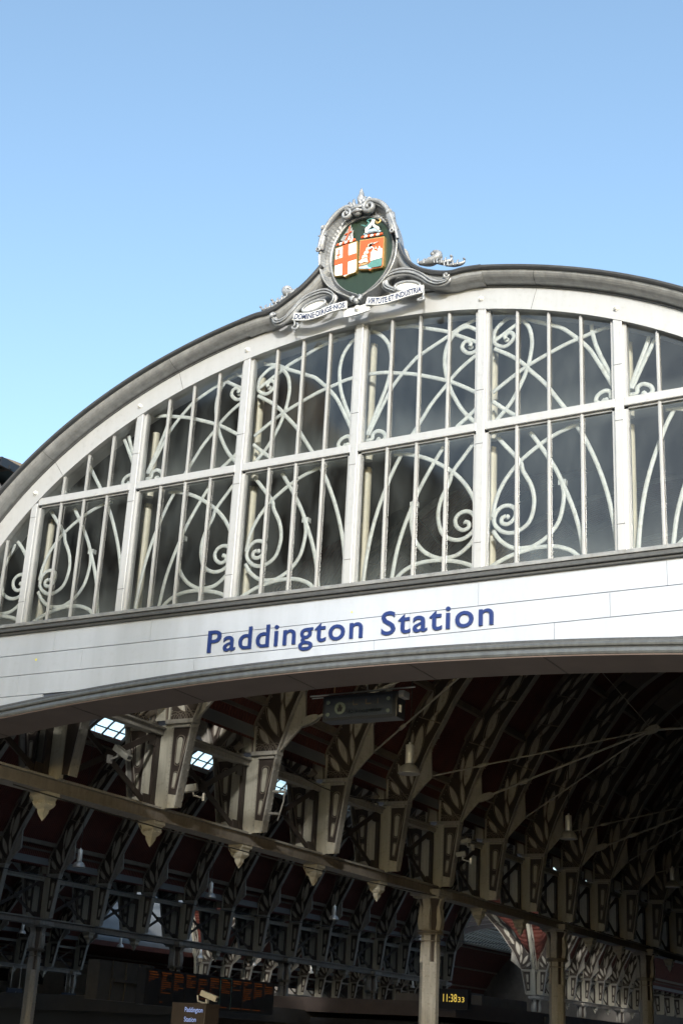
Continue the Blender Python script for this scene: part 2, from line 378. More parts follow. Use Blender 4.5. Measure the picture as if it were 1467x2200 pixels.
# back closing strips behind the panes so that tilted panes leave no gap
# sill, name board, lower moulding, soffit
def lowz(x): return -.954-.00928*x*x
HX = 7.3
b = MB(); b.box((-HX, -.055, ZS-.055), (HX, .14, ZS-.001)); b.build('window_sill', 'cornice', FAC, bevel=.006)
b = MB(); b.box((-HX, -.035, ZS-.105), (HX, .1, ZS-.0565)); b.box((-HX, -.10, ZS-.140), (HX, .1, ZS-.106)); b.box((-HX, -.06, ZS-.176), (HX, .1, ZS-.141)); b.build('sill_moulding', 'dark_trim', FAC, bevel=.008)
N = 60
xs = [-HX+2*HX*i/N for i in range(N+1)]
rows = [-.178, -.507, -.822, -1.137]
seams = [[-4.9, -3.15, 1.9, 4.3], [-4.35, -1.75, .95, 3.6, 5.2], [-5.5, -2.35, .45, 2.9, 5.6], [-5.0, 5.0]]
for r_ in range(4):
    zt = rows[r_]; zb = rows[r_+1]+.010 if r_ < 3 else -9
    cuts = [-HX]+seams[r_]+[HX]
    for a, c in zip(cuts[:-1], cuts[1:]):
        n = 14; T_ = []; D_ = []
        for i in range(n+1):
            x = a+.0025+(c-a-.005)*i/n; zl = max(zb, lowz(x))
            if zl < zt: T_.append((x, ZS+zt)); D_.append((x, ZS+zl))
        if len(T_) < 2: continue
        # split into contiguous runs
        runs = [[0]]
        for i in range(1, len(T_)):
            if T_[i][0]-T_[i-1][0] > (c-a)/n*1.5: runs.append([i])
            else: runs[-1].append(i)
        for ru in runs:
            if len(ru) < 2: continue
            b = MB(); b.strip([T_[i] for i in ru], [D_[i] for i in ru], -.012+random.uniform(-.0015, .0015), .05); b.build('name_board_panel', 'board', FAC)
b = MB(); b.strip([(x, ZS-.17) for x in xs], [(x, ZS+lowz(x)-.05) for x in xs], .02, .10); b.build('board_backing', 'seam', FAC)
def low_sweep(prof, name, m_):
    b = MB(); k = len(prof); vs = []
    for x in xs:
        for dz, d in prof: vs.append((x, -d, ZS+lowz(x)+dz))
    fs = [(i*k+q, i*k+(q+1) % k, (i+1)*k+(q+1) % k, (i+1)*k+q) for i in range(N) for q in range(k)]
    b.add(vs, fs); b.add(vs[:k], [tuple(range(k))]); b.add(vs[-k:], [tuple(range(k))]); return b.build(name, m_, FAC)
low_sweep([(.0, -.02), (.0, .03), (-.025, .045), (-.04, .045), (-.04, -.02)], 'moulding_bead', 'dark_trim')
low_sweep([(-.041, -.02), (-.041, .05), (-.055, .085), (-.085, .10), (-.105, .095), (-.115, .08), (-.115, -.02)], 'lower_moulding', 'moulding')
low_sweep([(-.116, -.02), (-.116, .07), (-.13, .075), (-.13, -.02)], 'moulding_groove', 'dark_trim')
low_sweep([(-.131, -.02), (-.131, .09), (-.15, .125), (-.19, .135), (-.215, .12), (-.215, -.02)], 'lower_moulding', 'moulding')
low_sweep([(-.216, .11), (-.235, .11), (-.235, -.72), (-.20, -.72), (-.20, .05), (-.216, .05)], 'soffit', 'soffit')
for x in (-6.2, -4.4, -2.6, -.8, 1.0, 2.8, 4.6):
    b = MB(); b.beam((x, -.10, ZS+lowz(x)-.236), (x, .71, ZS+lowz(x)-.236), .02, .006); b.build('soffit_joint', 'dark', FAC)
b = MB(); b.box((-HX-.0, .72, ZS-1.9), (HX, .78, ZS-.2)); 
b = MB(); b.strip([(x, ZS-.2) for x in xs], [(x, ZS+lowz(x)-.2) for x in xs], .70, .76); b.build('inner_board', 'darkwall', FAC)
b = MB()
for s_ in (-1, 1): b.box((s_*7.31, .0, 0), (s_*8.0, .75, ZS+.6))
b.build('side_pier', 'frame', FAC)
# lettering
def on_board(x0_, zb): return lambda x, y, z: (x0_+x, -.014-z-.008, ZS+zb+y*1.12)
text_on('lettering', 'Paddington', .40, FAC, 'letter', on_board(-2.14, -.762), .012, .0036, 2.42, 1.13)
text_on('lettering', 'Station', .40, FAC, 'letter', on_board(.552, -.762), .012, .0036, 1.56, 1.13)
# yellow stickers seen on the board
b = MB(); b.lathe([(.018, -.013), (.018, -.017)], (-5.21, 0, ZS-.60), 8, 'y'); b.lathe([(.012, -.013), (.012, -.017)], (.10, 0, ZS-.40), 8, 'y'); b.build('sticker', mat('yellow sticker', (.75, .7, .12), .5), FAC)
# scroll ironwork behind the glass
U1=[(0.075, 2.247), (0.191, 2.529), (0.358, 2.955), (0.415, 3.283), (0.388, 3.538), (0.293, 3.716), (0.161, 3.839), (0.048, 3.87)]
U2=[(0.106, 2.242), (0.309, 2.659), (0.481, 2.962), (0.775, 3.272), (0.924, 3.365), (1.28, 3.536), (1.486, 3.646), (1.721, 3.717)]
U3=[(0.07, 2.158), (0.163, 2.166), (0.18, 2.244), (0.25, 2.277), (0.344, 2.231), (0.369, 2.152), (0.303, 2.112), (0.246, 2.164)]
U4=[(-0.03, 3.201), (0.286, 3.176), (0.474, 3.132), (0.752, 3.062), (1.027, 2.962), (1.298, 2.849), (1.506, 2.734), (1.799, 2.545)]
U5=[(0.786, 2.125), (0.928, 2.337), (1.07, 2.549), (1.299, 2.804), (1.385, 2.907), (1.558, 3.053), (1.788, 3.201)]
U6=[(1.384, 3.56), (1.284, 3.413), (1.244, 3.207), (1.265, 2.991), (1.314, 2.801), (1.392, 2.607), (1.544, 2.344), (1.763, 2.101)]
U7=[(1.447, 2.127), (1.603, 2.245), (1.801, 2.413)]
U8=[(0.475, 3.857), (0.725, 3.821), (1.004, 3.72), (1.278, 3.614), (1.49, 3.492), (1.786, 3.319)]
U9=[(1.385, 3.545), (1.458, 3.606), (1.576, 3.626), (1.68, 3.573), (1.784, 3.459), (1.787, 3.292), (1.672, 3.21), (1.584, 3.222), (1.509, 3.305), (1.522, 3.378), (1.58, 3.405), (1.634, 3.363), (1.62, 3.318)]
L1=[(0.131, 0.076), (0.16, 0.378), (0.229, 0.792), (0.345, 1.205), (0.507, 1.614), (0.632, 1.857)]
L2=[(0.557, 0.069), (0.615, 0.434), (0.704, 0.757), (0.838, 1.105), (0.933, 1.318), (1.098, 1.607), (1.265, 1.868)]
L3=[(0.526, 1.874), (0.646, 1.863), (0.887, 1.792), (1.125, 1.675), (1.39, 1.49), (1.565, 1.307), (1.682, 1.122), (1.747, 0.946), (1.78, 0.749)]
L4=[(1.738, 1.889), (1.586, 1.701), (1.405, 1.473), (1.366, 1.338), (1.257, 1.129), (1.213, 0.939), (1.224, 0.771), (1.285, 0.61), (1.414, 0.519), (1.555, 0.501), (1.679, 0.559), (1.76, 0.67), (1.738, 0.796), (1.645, 0.878), (1.533, 0.872), (1.464, 0.799), (1.48, 0.694), (1.566, 0.628), (1.649, 0.652), (1.651, 0.718), (1.594, 0.742)]
L5=[(0.838, 1.105), (0.814, 0.939), (0.829, 0.768), (0.886, 0.566), (1.021, 0.397), (1.195, 0.293), (1.308, 0.271), (1.503, 0.296), (1.668, 0.411), (1.775, 0.559)]
L6=[(0.616, 0.062), (0.742, 0.17), (0.94, 0.243), (1.168, 0.256), (1.337, 0.235), (1.562, 0.181), (1.811, 0.071)]
PIT = {'U': (U1, U2, U3, U4, U5, U6, U7, U8, U9), 'L': (L1, L2, L3, L4, L5, L6)}
for i in range(-4, 4):
    for key in 'UL':
        b = MB()
        for path in PIT[key]:
            P = spline([(x, 0, z) for x, z in path], 5)
            seg = []; segs = []
            for p in P:
                x = p.x if i % 2 == 0 else B-p.x
                wx = i*B+x
                if p.z < ez(wx)+.02 and (key == 'L' or p.z > TR-.15) : seg.append((wx, .20, ZS+p.z))
                else:
                    if len(seg) > 2: segs.append(seg)
                    seg = []
            if len(seg) > 2: segs.append(seg)
            last = path[-1]
            for sg in segs:
                b.tube(sg, .031, 8, .45)
            if path in (U3, U9, L4):
                x = last[0] if i % 2 == 0 else B-last[0]
                if last[1] < ez(i*B+x): b.lathe([(.0, -.02), (.03, -.015), (.04, 0), (.03, .015), (.0, .02)], (i*B+x, .24, ZS+last[1]), 12, 'y')
        if key == 'L':
            for cx, cz in ((.838, 1.105), (1.25, .265)):
                x = cx if i % 2 == 0 else B-cx
                if cz < ez(i*B+x)-.05: b.box((i*B+x-.05, .20, ZS+cz-.035), (i*B+x+.05, .28, ZS+cz+.035))
            x = B if i % 2 == 0 else 0
            if .67 < ez(i*B+x)-.1: b.box((i*B+x-.10, .20, ZS+.63), (i*B+x+.10, .28, ZS+.71))
        if b.v: b.build('scroll_grille', 'scroll', FAC)
for i in range(-3, 4):
    x = i*B+.0; b = MB(); zt = ez(x)-.12
    for z0, z1 in ((-.1, TR-.14), (TR-.02, zt)):
        if z1 > z0+.1: b.tube([(x, .42, ZS+z0), (x, .42, ZS+z1)], .062, 12)
    b.build('inner_post', 'post', FAC)
# ------------------------------------------------------------------ coat of arms
ARM = thing('coat_of_arms', 'painted double shield in grey scrolled oval frame crowning the arch, with Latin motto ribbons', 'coat of arms', (X0, Y0, ZS))
swoopL=[(-1.603, 4.282), (-1.379, 4.317), (-1.114, 4.439), (-0.876, 4.579), (-0.69, 4.73), (-0.552, 4.868)]
swoopR=[(0.738, 4.908), (0.803, 4.724), (0.923, 4.553), (1.085, 4.419), (1.312, 4.317), (1.533, 4.263), (1.831, 4.26)]
oval_o=[(0.024, 5.731), (-0.147, 5.752), (-0.291, 5.703), (-0.429, 5.551), (-0.54, 5.342), (-0.601, 5.059), (-0.575, 4.806), (-0.466, 4.548), (-0.286, 4.361), (-0.088, 4.232), (0.059, 4.146), (0.22, 4.204), (0.402, 4.284), (0.558, 4.437), (0.654, 4.627), (0.691, 4.857), (0.658, 5.107), (0.565, 5.375), (0.414, 5.6), (0.217, 5.741)]
oval_i=[(0.034, 5.536), (-0.157, 5.492), (-0.295, 5.353), (-0.383, 5.177), (-0.414, 4.963), (-0.38, 4.734), (-0.297, 4.545), (-0.144, 4.388), (0.028, 4.289), (0.081, 4.252), (0.237, 4.323), (0.395, 4.452), (0.504, 4.616), (0.565, 4.817), (0.569, 5.009), (0.513, 5.217), (0.399, 5.394), (0.228, 5.501)]
sh1=[(-0.353, 5.128), (0.006, 5.16), (0.031, 4.683), (0.009, 4.636), (-0.109, 4.621), (-0.168, 4.598), (-0.205, 4.632), (-0.332, 4.65), (-0.351, 4.691)]
sh2=[(0.049, 5.161), (0.449, 5.124), (0.456, 4.64), (0.434, 4.614), (0.282, 4.623), (0.247, 4.602), (0.211, 4.628), (0.06, 4.664), (0.049, 4.703)]
cv=[(-0.224, 5.132), (-0.13, 5.14), (-0.117, 4.632), (-0.206, 4.634)]
ch=[(-0.348, 4.922), (0.01, 4.948), (0.015, 4.852), (-0.347, 4.829)]
finial=[(0.019, 6.072), (0.023, 5.995), (0.026, 5.894), (0.026, 5.793), (0.029, 5.729)]
volL=[(-0.163, 5.606)]
volR=[(0.21, 5.63)]
rollR=[(0.551, 5.44), (0.634, 5.125)]
rollL=[(-0.522, 5.45), (-0.57, 5.113)]
wreathL=[(-0.328, 5.168), (-0.02, 5.183)]
wreathR=[(0.076, 5.196), (0.421, 5.168)]
wing=[(-0.227, 5.224), (-0.249, 5.317), (-0.211, 5.369), (-0.151, 5.391), (-0.107, 5.466), (-0.061, 5.293), (-0.065, 5.22)]
cL=[(-1.357, 4.229), (-1.272, 4.101), (-1.124, 4.117), (-0.995, 4.222), (-0.844, 4.357), (-0.677, 4.416), (-0.483, 4.426), (-0.345, 4.351), (-0.316, 4.26), (-0.383, 4.18), (-0.526, 4.16)]
cLe=[(-0.665, 4.244)]
cR=[(0.66, 4.177), (0.519, 4.269), (0.486, 4.383), (0.58, 4.455), (0.741, 4.464), (0.925, 4.415), (1.086, 4.31), (1.202, 4.201), (1.337, 4.135), (1.469, 4.149), (1.5, 4.211), (1.456, 4.245)]
cRe=[(0.841, 4.217)]
acL=[(-0.885, 4.586), (-1.006, 4.541), (-1.146, 4.573), (-1.176, 4.642), (-1.127, 4.662), (-1.086, 4.613)]
acL2=[(-1.057, 4.552), (-1.225, 4.469), (-1.35, 4.448), (-1.392, 4.507)]
acL3=[(-1.222, 4.419), (-1.421, 4.39), (-1.547, 4.382), (-1.581, 4.432)]
acR=[(1.011, 4.551), (1.147, 4.53), (1.28, 4.567), (1.301, 4.632), (1.244, 4.67), (1.218, 4.642)]
acR2=[(1.26, 4.502), (1.394, 4.469), (1.494, 4.479), (1.504, 4.535)]
acR3=[(1.418, 4.416), (1.573, 4.39), (1.683, 4.398), (1.699, 4.445)]
rbL=[(-0.962, 4.106), (-0.726, 4.053), (-0.508, 4.065), (-0.318, 4.099), (-0.081, 4.104)]
rbLc=[(-0.962, 4.106), (-0.927, 3.966), (-0.974, 3.928), (-0.909, 3.885), (-0.864, 3.928), (-0.892, 3.982)]
rbC=[(-0.134, 3.993), (0.067, 3.996), (0.275, 4.019)]
rbR=[(0.237, 4.091), (0.46, 4.041), (0.666, 4.047), (0.869, 4.07), (1.127, 4.08)]
rbRc=[(1.127, 4.08), (1.12, 3.955), (1.043, 3.926), (1.077, 3.9), (1.133, 3.91), (1.12, 3.966)]
bolt=[(0.08, 4.016)]
FR = -.27                                # front plane of the ornament (towards the street)
def path3(pts, y, n=6): return [(p[0], y, p[1]) for p in spline([(x, z, 0) for x, z in pts], n)] if False else [(p.x, y, p.y) for p in spline([(x, z, 0) for x, z in pts], n)]
def flat2(pts, n=5, closed=True): return [(p.x, p.y) for p in spline([(x, z, 0) for x, z in pts], n, closed)]
# pediment sheet: between swoops and the band
swoopL = [(-1.86, 4.262)]+[(-1.62, 4.30)]+swoopL[1:]; swoopR = swoopR[:-1]+[(1.72, 4.268), (1.98, 4.245)]
sl = flat2(swoopL, 6, False); sr = flat2(swoopR, 6, False)
ol = sl+[(-.3, 5.3), (.35, 5.3)]+sr
bot = [(x, ez(x, .33)) for x in [1.786-(1.786+1.671)*i/24 for i in range(25)]]
b = MB(); b.prism(ol+bot, -.085, -.035); b.build('pediment_sheet', 'arms_back', ARM)
for P in (sl, sr):
    pr = [(0, .31), (-.02, .315), (-.05, .30), (-.058, .25)]+[(-.077-.125*math.sin(t*math.pi/2/6), .07+.18*(1-math.sin(t*math.pi/2/6)) if False else .25-.19*(1-math.cos(t*math.pi/2/6))) for t in range(1, 7)]
    for q0, q1, nm, m_ in ((0, 4, 'swoop_lip', 'lip'), (3, 10, 'swoop_cove', 'cornice')):
        b = MB(); sec = pr[q0:q1]; k = len(sec)+1; vs = []
        sec = sec+[(sec[-1][0], -.05) if q0 else (sec[-1][0], .2)]; sec = sec+([(0, .2)] if not q0 else [(sec[0][0], -.05)]); k = len(sec)
        for i_ in range(len(P)):
            a = Vector(P[max(0, i_-1)]); c = Vector(P[min(len(P)-1, i_+1)]); d = (c-a).normalized(); nn = Vector((-d.y, d.x))
            for o_, dd in sec: vs.append((P[i_][0]+nn.x*o_, -dd, P[i_][1]+nn.y*o_))
        b.add(vs, [(i_*k+q, i_*k+(q+1) % k, (i_+1)*k+(q+1) % k, (i_+1)*k+q) for i_ in range(len(P)-1) for q in range(k)]+[tuple(range(k)), tuple((len(P)-1)*k+q for q in range(k))]); b.build(nm, m_, ARM)
# oval: outer ring, fluted cove, inner ring, green field
oo = flat2(oval_o, 5); oi = flat2(oval_i, 5)
def resamp(P, n):
    L_ = [0]; Q = P+[P[0]]
    for a, c in zip(Q[:-1], Q[1:]): L_.append(L_[-1]+math.hypot(c[0]-a[0], c[1]-a[1]))
    out = []; k = 0
    for i in range(n):
        t = L_[-1]*i/n
        while L_[k+1] < t: k += 1
        f = (t-L_[k])/(L_[k+1]-L_[k]+1e-9); out.append((Q[k][0]+(Q[k+1][0]-Q[k][0])*f, Q[k][1]+(Q[k+1][1]-Q[k][1])*f))
    return out
NR = 144
def ring_angle(P, n):
    cx, cz = .06, 4.93; out = []
    pol = sorted([(math.atan2(z-cz, x-cx), math.hypot(x-cx, z-cz)) for x, z in P]); pol = [(pol[-1][0]-2*math.pi, pol[-1][1])]+pol+[(pol[0][0]+2*math.pi, pol[0][1])]
    for i in range(n):
        a = -math.pi+2*math.pi*i/n; k = 0
        while pol[k+1][0] < a: k += 1
        f = (a-pol[k][0])/(pol[k+1][0]-pol[k][0]+1e-9); r = pol[k][1]+(pol[k+1][1]-pol[k][1])*f; out.append((cx+r*math.cos(a), cz+r*math.sin(a), a))
    return out
RO, RI = ring_angle(oo, NR), ring_angle(oi, NR)
b = MB(); prof = [(0, .12), (0, .0), (.08, -.02), (.16, -.01), (.22, .02), (.4, .085), (.6, .11), (.78, .10), (.82, .05), (.9, .035), (1.0, .05), (1.0, .13)]
vs = []
for i in range(NR):
    flute = .012 if i % 2 else 0
    for t, d in prof:
        x = RO[i][0]+(RI[i][0]-RO[i][0])*t; z = RO[i][1]+(RI[i][1]-RO[i][1])*t
        vs.append((x, FR+d+(flute if .2 < t < .8 else 0), z))
k = len(prof); fs = [(i*k+q, i*k+q+1, ((i+1) % NR)*k+q+1, ((i+1) % NR)*k+q) for i in range(NR) for q in range(k-1)]
b.add(vs, fs); b.strip([(p[0], p[1]) for p in RO]+[(RO[0][0], RO[0][1])], [(p[0]*.98+.06*.02, p[1]*.98+4.93*.02) for p in RO+[RO[0]]], FR+.11, -.06)
b.build('oval_frame', 'arms_grey', ARM)
b = MB(); b.prism([(p[0], p[1]) for p in RI], FR+.085, -.04); b.build('green_field', 'green', ARM)
b = MB(); b.tube([(x, FR-.022, z) for x, z, a in [(RO[i][0]*.93+RI[i][0]*.07, RO[i][1]*.93+RI[i][1]*.07, 0) for i in range(NR)]], .012, 6, closed=True); b.build('rim_bead', 'silver', ARM)
GF = FR+.085
def shield(pts, field, name='shield'):
    s_ = MB(); s_.prism(pts, GF-.05, GF+.0); o = s_.build(name, 'gold', ARM)
    cx = sum(p[0] for p in pts)/len(pts); cz = sum(p[1] for p in pts)/len(pts)
    q = [(cx+(x-cx)*.93, cz+(z-cz)*.95) for x, z in pts]
    f_ = MB(); f_.prism(q, GF-.056, GF-.049); f_.build('field', field, o); return o
s1 = shield(sh1, 'white'); s2 = shield(sh2, 'red')
b = MB(); b.prism(cv, GF-.066, GF-.057); b.prism([(x, z) for x, z in ch], GF-.0655, GF-.057); b.build('cross', 'red', s1)
b = MB(); sx_ = -.288
b.prism([(sx_-.010, 5.07), (sx_, 5.09), (sx_+.010, 5.07), (sx_+.010, 4.99), (sx_-.010, 4.99)], GF-.064, GF-.057); b.box((sx_-.035, GF-.0645, 4.983), (sx_+.035, GF-.057, 4.997)); b.box((sx_-.007, GF-.0645, 4.955), (sx_+.007, GF-.057, 4.983)); b.lathe([(.012, GF-.0645), (.012, GF-.057)], (sx_, 0, 4.95), 8, 'y'); b.build('dagger', 'red', s1)
# right shield: sea, hill, castle, ship under sail
b = MB(); b.prism([(.07, 4.70), (.16, 4.72), (.26, 4.70), (.27, 4.625), (.21, 4.64), (.07, 4.675)], GF-.066, GF-.057); b.build('waves', 'skyblue', s2)
b = MB(); b.prism([(.20, 4.70), (.26, 4.745), (.34, 4.755), (.435, 4.76), (.435, 4.645), (.42, 4.63), (.27, 4.64), (.22, 4.66)], GF-.068, GF-.057); b.build('hill', 'sea', s2)
b = MB(); b.prism([(.25, 4.75), (.25, 4.90), (.275, 4.90), (.275, 4.93), (.30, 4.93), (.30, 4.905), (.335, 4.905), (.335, 4.88), (.36, 4.88), (.36, 4.925), (.385, 4.945), (.41, 4.925), (.43, 4.92), (.43, 4.76), (.34, 4.757)], GF-.074, GF-.057)
for x in (.29, .33, .385): b.box((x-.006, GF-.076, 4.93), (x+.006, GF-.06, 4.965))
b.build('castle', 'white', s2)
b = MB(); b.prism([(.075, 4.735), (.10, 4.705), (.20, 4.71), (.225, 4.745), (.15, 4.738)], GF-.078, GF-.057); b.build('ship_hull', 'tan', s2)
b = MB()
for q in ([(.085, 4.745), (.10, 4.81), (.15, 4.82), (.19, 4.81), (.21, 4.745), (.15, 4.755)], [(.105, 4.815), (.12, 4.87), (.165, 4.88), (.19, 4.865), (.195, 4.82), (.15, 4.828)], [(.135, 4.88), (.15, 4.93), (.20, 4.94), (.215, 4.90), (.19, 4.878)], [(.165, 4.94), (.18, 4.985), (.225, 4.99), (.23, 4.955), (.20, 4.945)], [(.20, 4.995), (.21, 5.03), (.30, 5.02), (.37, 5.045), (.31, 5.04), (.24, 5.05)], [(.055, 4.77), (.085, 4.80), (.09, 4.76)], [(.24, 4.95), (.28, 4.965), (.27, 4.99), (.235, 4.985)]):
    b.prism(q, GF-.080, GF-.058, .004)
b.build('sails', 'white', s2)
b = MB(); b.tube([(.14, GF-.083, 4.74), (.19, GF-.083, 4.93), (.235, GF-.083, 5.05)], .005, 5); b.tube([(.10, GF-.083, 4.83), (.20, GF-.083, 4.82)], .004, 5); b.tube([(.12, GF-.083, 4.885), (.21, GF-.083, 4.875)], .004, 5); b.build('mast', 'tan', s2)
# wreaths, crests
for (a, c), col in ((wreathL, 0), (wreathR, 1)):
    w1, w2 = MB(), MB(); a = Vector((a[0], 0, a[1])); c = Vector((c[0], 0, c[1]))
    for i in range(7):
        p = a.lerp(c, i/7); q = a.lerp(c, (i+1)/7)
        (w1 if i % 2 else w2).tube([(p.x, GF-.05, p.z-.006), ((p.x+q.x)/2, GF-.055, (p.z+q.z)/2+.004), (q.x, GF-.05, q.z+.006)], [.016, .022, .016], 8)
    o = w1.build('crest_wreath', 'white', ARM); w2.build('wreath_band', 'red', o)
b = MB()
for i in range(9):
    t = i/8; a = (-.21+.13*t, 5.20+.01*t); tip = (-.265+.19*t+.0, 5.27+.2*min(1, t*1.35)-(.10 if i > 6 else 0)*(t-.75)*4)
    b.tube([(a[0], GF-.04, a[1]), ((a[0]+tip[0])/2-.012, GF-.055, (a[1]+tip[1])/2), (tip[0], GF-.04, tip[1])], [.02, .024, .006], 6)
o = b.build('wing_crest', 'silver', ARM)
b = MB(); b.tube([(-.17, GF-.085, 5.20), (-.125, GF-.085, 5.30), (-.115, GF-.082, 5.41)], .011, 6); b.tube([(-.185, GF-.085, 5.29), (-.075, GF-.085, 5.32)], .010, 6); b.build('crest_cross', 'red', o)
b = MB()
b.tube([(.12, GF-.06, 5.225), (.20, GF-.07, 5.25), (.30, GF-.07, 5.25), (.39, GF-.06, 5.215)], [.012, .03, .03, .012], 8); o = b.build('crest_mound', 'skyblue', ARM)
b = MB()
b.tube([(.165, GF-.08, 5.235), (.175, GF-.09, 5.29), (.22, GF-.09, 5.32), (.27, GF-.09, 5.39)], [.022, .026, .026, .018], 8)
b.tube([(.37, GF-.08, 5.235), (.345, GF-.09, 5.27), (.31, GF-.09, 5.29), (.27, GF-.09, 5.35), (.28, GF-.09, 5.42)], [.02, .026, .024, .02, .03], 8)
b.build('crest_arms', 'white', ARM)
b = MB(); b.tube([(p.x, p.y, p.z) for p in spline([(.08, GF-.08, 5.385), (.12, GF-.08, 5.37), (.15, GF-.09, 5.34), (.19, GF-.10, 5.345), (.22, GF-.11, 5.38), (.18, GF-.10, 5.42), (.24, GF-.11, 5.43), (.30, GF-.11, 5.41)], 5)], .011, 6); b.build('crest_serpent', 'sea', ARM)
b = MB(); b.tube([(p.x, p.y, p.z) for p in spline([(.33, GF-.10, 5.375), (.36, GF-.11, 5.33), (.40, GF-.10, 5.36), (.38, GF-.10, 5.40)], 5)], .014, 6); b.tube([(.32, GF-.10, 5.35), (.40, GF-.10, 5.345)], .010, 6); b.build('crest_scales', 'gold', ARM)
# volutes, knot, finial, leaves, rolls
def spiral(cx, cz, r0, r1, turns, a0, y=FR-.03, dir_=1, n=40):
    return [(cx+(r0+(r1-r0)*i/n)*math.cos(a0+dir_*turns*2*math.pi*i/n), y-.03*i/n, cz+(r0+(r1-r0)*i/n)*math.sin(a0+dir_*turns*2*math.pi*i/n)) for i in range(n+1)]
b = MB(); b.tube(spiral(-.155, 5.60, .085, .015, 1.4, R(100), dir_=-1), [.034, .026, .018], 8, 1.6); b.build('volute', 'arms_grey', ARM)
b = MB(); b.tube(spiral(.225, 5.63, .105, .015, 1.5, R(80), dir_=1), [.042, .032, .02], 8, 1.6); b.build('volute', 'arms_grey', ARM)
b = MB(); b.lathe([(.03, -.09), (.065, -.06), (.07, 0), (.065, .06), (.03, .09)], (.02, FR-.03, 5.63), 14, 'z'); b.tube([(-.06, FR-.06, 5.60), (.02, FR-.10, 5.585), (.11, FR-.06, 5.60)], .022, 8); b.tube([(-.06, FR-.06, 5.66), (.02, FR-.10, 5.645), (.11, FR-.06, 5.66)], .022, 8); b.build('knot', 'arms_grey', ARM)
b = MB(); vs = []; NN = 30; KK = 14
for i in range(NN+1):
    t = i/NN; z = 5.70+.37*t; r = .062*math.sin(math.pi*min(1, (t*.86+.14)))**.8*(1-t*.35)+.002
    for k2 in range(KK):
        a = 2*math.pi*k2/KK; rr = r*(1+.16*math.cos(3*(a+t*5))); vs.append((.024+rr*math.cos(a), FR+.05+rr*math.sin(a), z))
b.add(vs, [(i*KK+q, i*KK+(q+1) % KK, (i+1)*KK+(q+1) % KK, (i+1)*KK+q) for i in range(NN) for q in range(KK)], True); b.build('finial', 'arms_grey', ARM)
b = MB()
for s_ in (-1, 1):
    for dx, dz, tilt in ((.09, .13, .25), (.15, .10, .5), (.20, .05, .75), (.06, .03, .1)):
        x = .024+s_*dx*.55; tip = (x+s_*tilt*.16, 5.68+dz+.05)
        b.tube([(x, FR+.03, 5.66), (x+s_*.03, FR-.02, 5.70+dz*.5), (tip[0], FR+.0, tip[1]), (tip[0]+s_*.035, FR+.01, tip[1]-.01)], [.03, .034, .016, .004], 7)
b.build('leaf_spray', 'arms_grey', ARM)
# shell lips over the oval (upper left, upper right)
for P in ([(-.60, 5.10), (-.55, 5.33), (-.44, 5.53), (-.29, 5.68), (-.14, 5.735), (-.06, 5.70)], [(.10, 5.74), (.23, 5.745), (.40, 5.66), (.54, 5.47), (.645, 5.2), (.70, 4.98)]):
    b = MB(); b.tube(path3(P, FR-.035), [.02, .035, .04, .035, .02], 8, 1.3); b.build('hood_moulding', 'arms_grey', ARM)
for (a, c), w in ((rollR, .075), (rollL, .062)):
    d = Vector((c[0]-a[0], 0, c[1]-a[1])); b = MB(); P = [Vector((a[0], FR-.02, a[1]))+d*t for t in (0, .04, .5, .96, 1)]
    b.tube(P, [w*.7, w, w*.82, w*.9, w*.6], 14, .8); b.tube([P[0]+d*.30+Vector((-.07, -.03, 0)), P[0]+d*.34+Vector((.07, -.03, 0))], .012, 6)
    b.tube(spiral(c[0]-.005, c[1]-.01, .045, .01, 1.2, 1.2, FR-.06), .016, 6); b.tube(spiral(a[0], a[1]+.01, .04, .01, 1.1, 0, FR-.06), .014, 6)
    b.build('strapwork_roll', 'arms_grey', ARM)
b = MB(); b.tube([(.035, FR-.03, 4.19), (.0, FR-.05, 4.16), (.03, FR-.05, 4.12)], .028, 8); b.tube([(.125, FR-.03, 4.19), (.165, FR-.05, 4.16), (.13, FR-.05, 4.12)], .028, 8); b.lathe([(.0, -.05), (.04, -.03), (.045, 0), (.03, .03), (.0, .045)], (.082, FR-.03, 4.12), 10, 'z'); b.build('pendant_knot', 'arms_grey', ARM)
# cartouche scrolls either side
def cartouche(path, ell, w, h, tilt, curl, dirc):
    P = spline([(x, z, 0) for x, z in path], 7); n = len(P); b = MB()
    rad = [.02+.055*math.sin(math.pi*min(1, .12+i/(n-1)*.95))**.8 for i in range(n)]
    b.tube([(p.x, FR+.04, p.y) for p in P], rad, 10, .55)
    for off in (-.3, .3):
        b.tube([(p.x+off*rad[i]*.3, FR-.005, p.y+off*rad[i]) for i, p in enumerate(P)], [r_*.22 for r_ in rad], 6, .8)
    b.tube(spiral(curl[0], curl[1], .04, .008, 1.2, 0, FR+.0, dirc), .022, 7)
    b.build('cartouche_scroll', 'arms_grey', ARM)
    e = MB(); el = []
    for i in range(28):
        t = 2*math.pi*i/28; x = w*math.cos(t); z = h*math.sin(t); el.append((ell[0]+x*math.cos(tilt)-z*math.sin(tilt), ell[1]+x*math.sin(tilt)+z*math.cos(tilt)))
    e.prism(el, FR+.055, FR+.12); e.build('cartouche_oval', 'white', ARM)
    r_ = MB(); r_.tube([(x, FR+.05, z) for x, z in el], .022, 8, closed=True); r_.build('oval_rim', 'arms_grey', ARM)
cartouche(cL, cLe[0], .19, .075, R(9), (-1.33, 4.21), 1)
cartouche(cR, cRe[0], .20, .075, R(-12), (1.46, 4.215), -1)
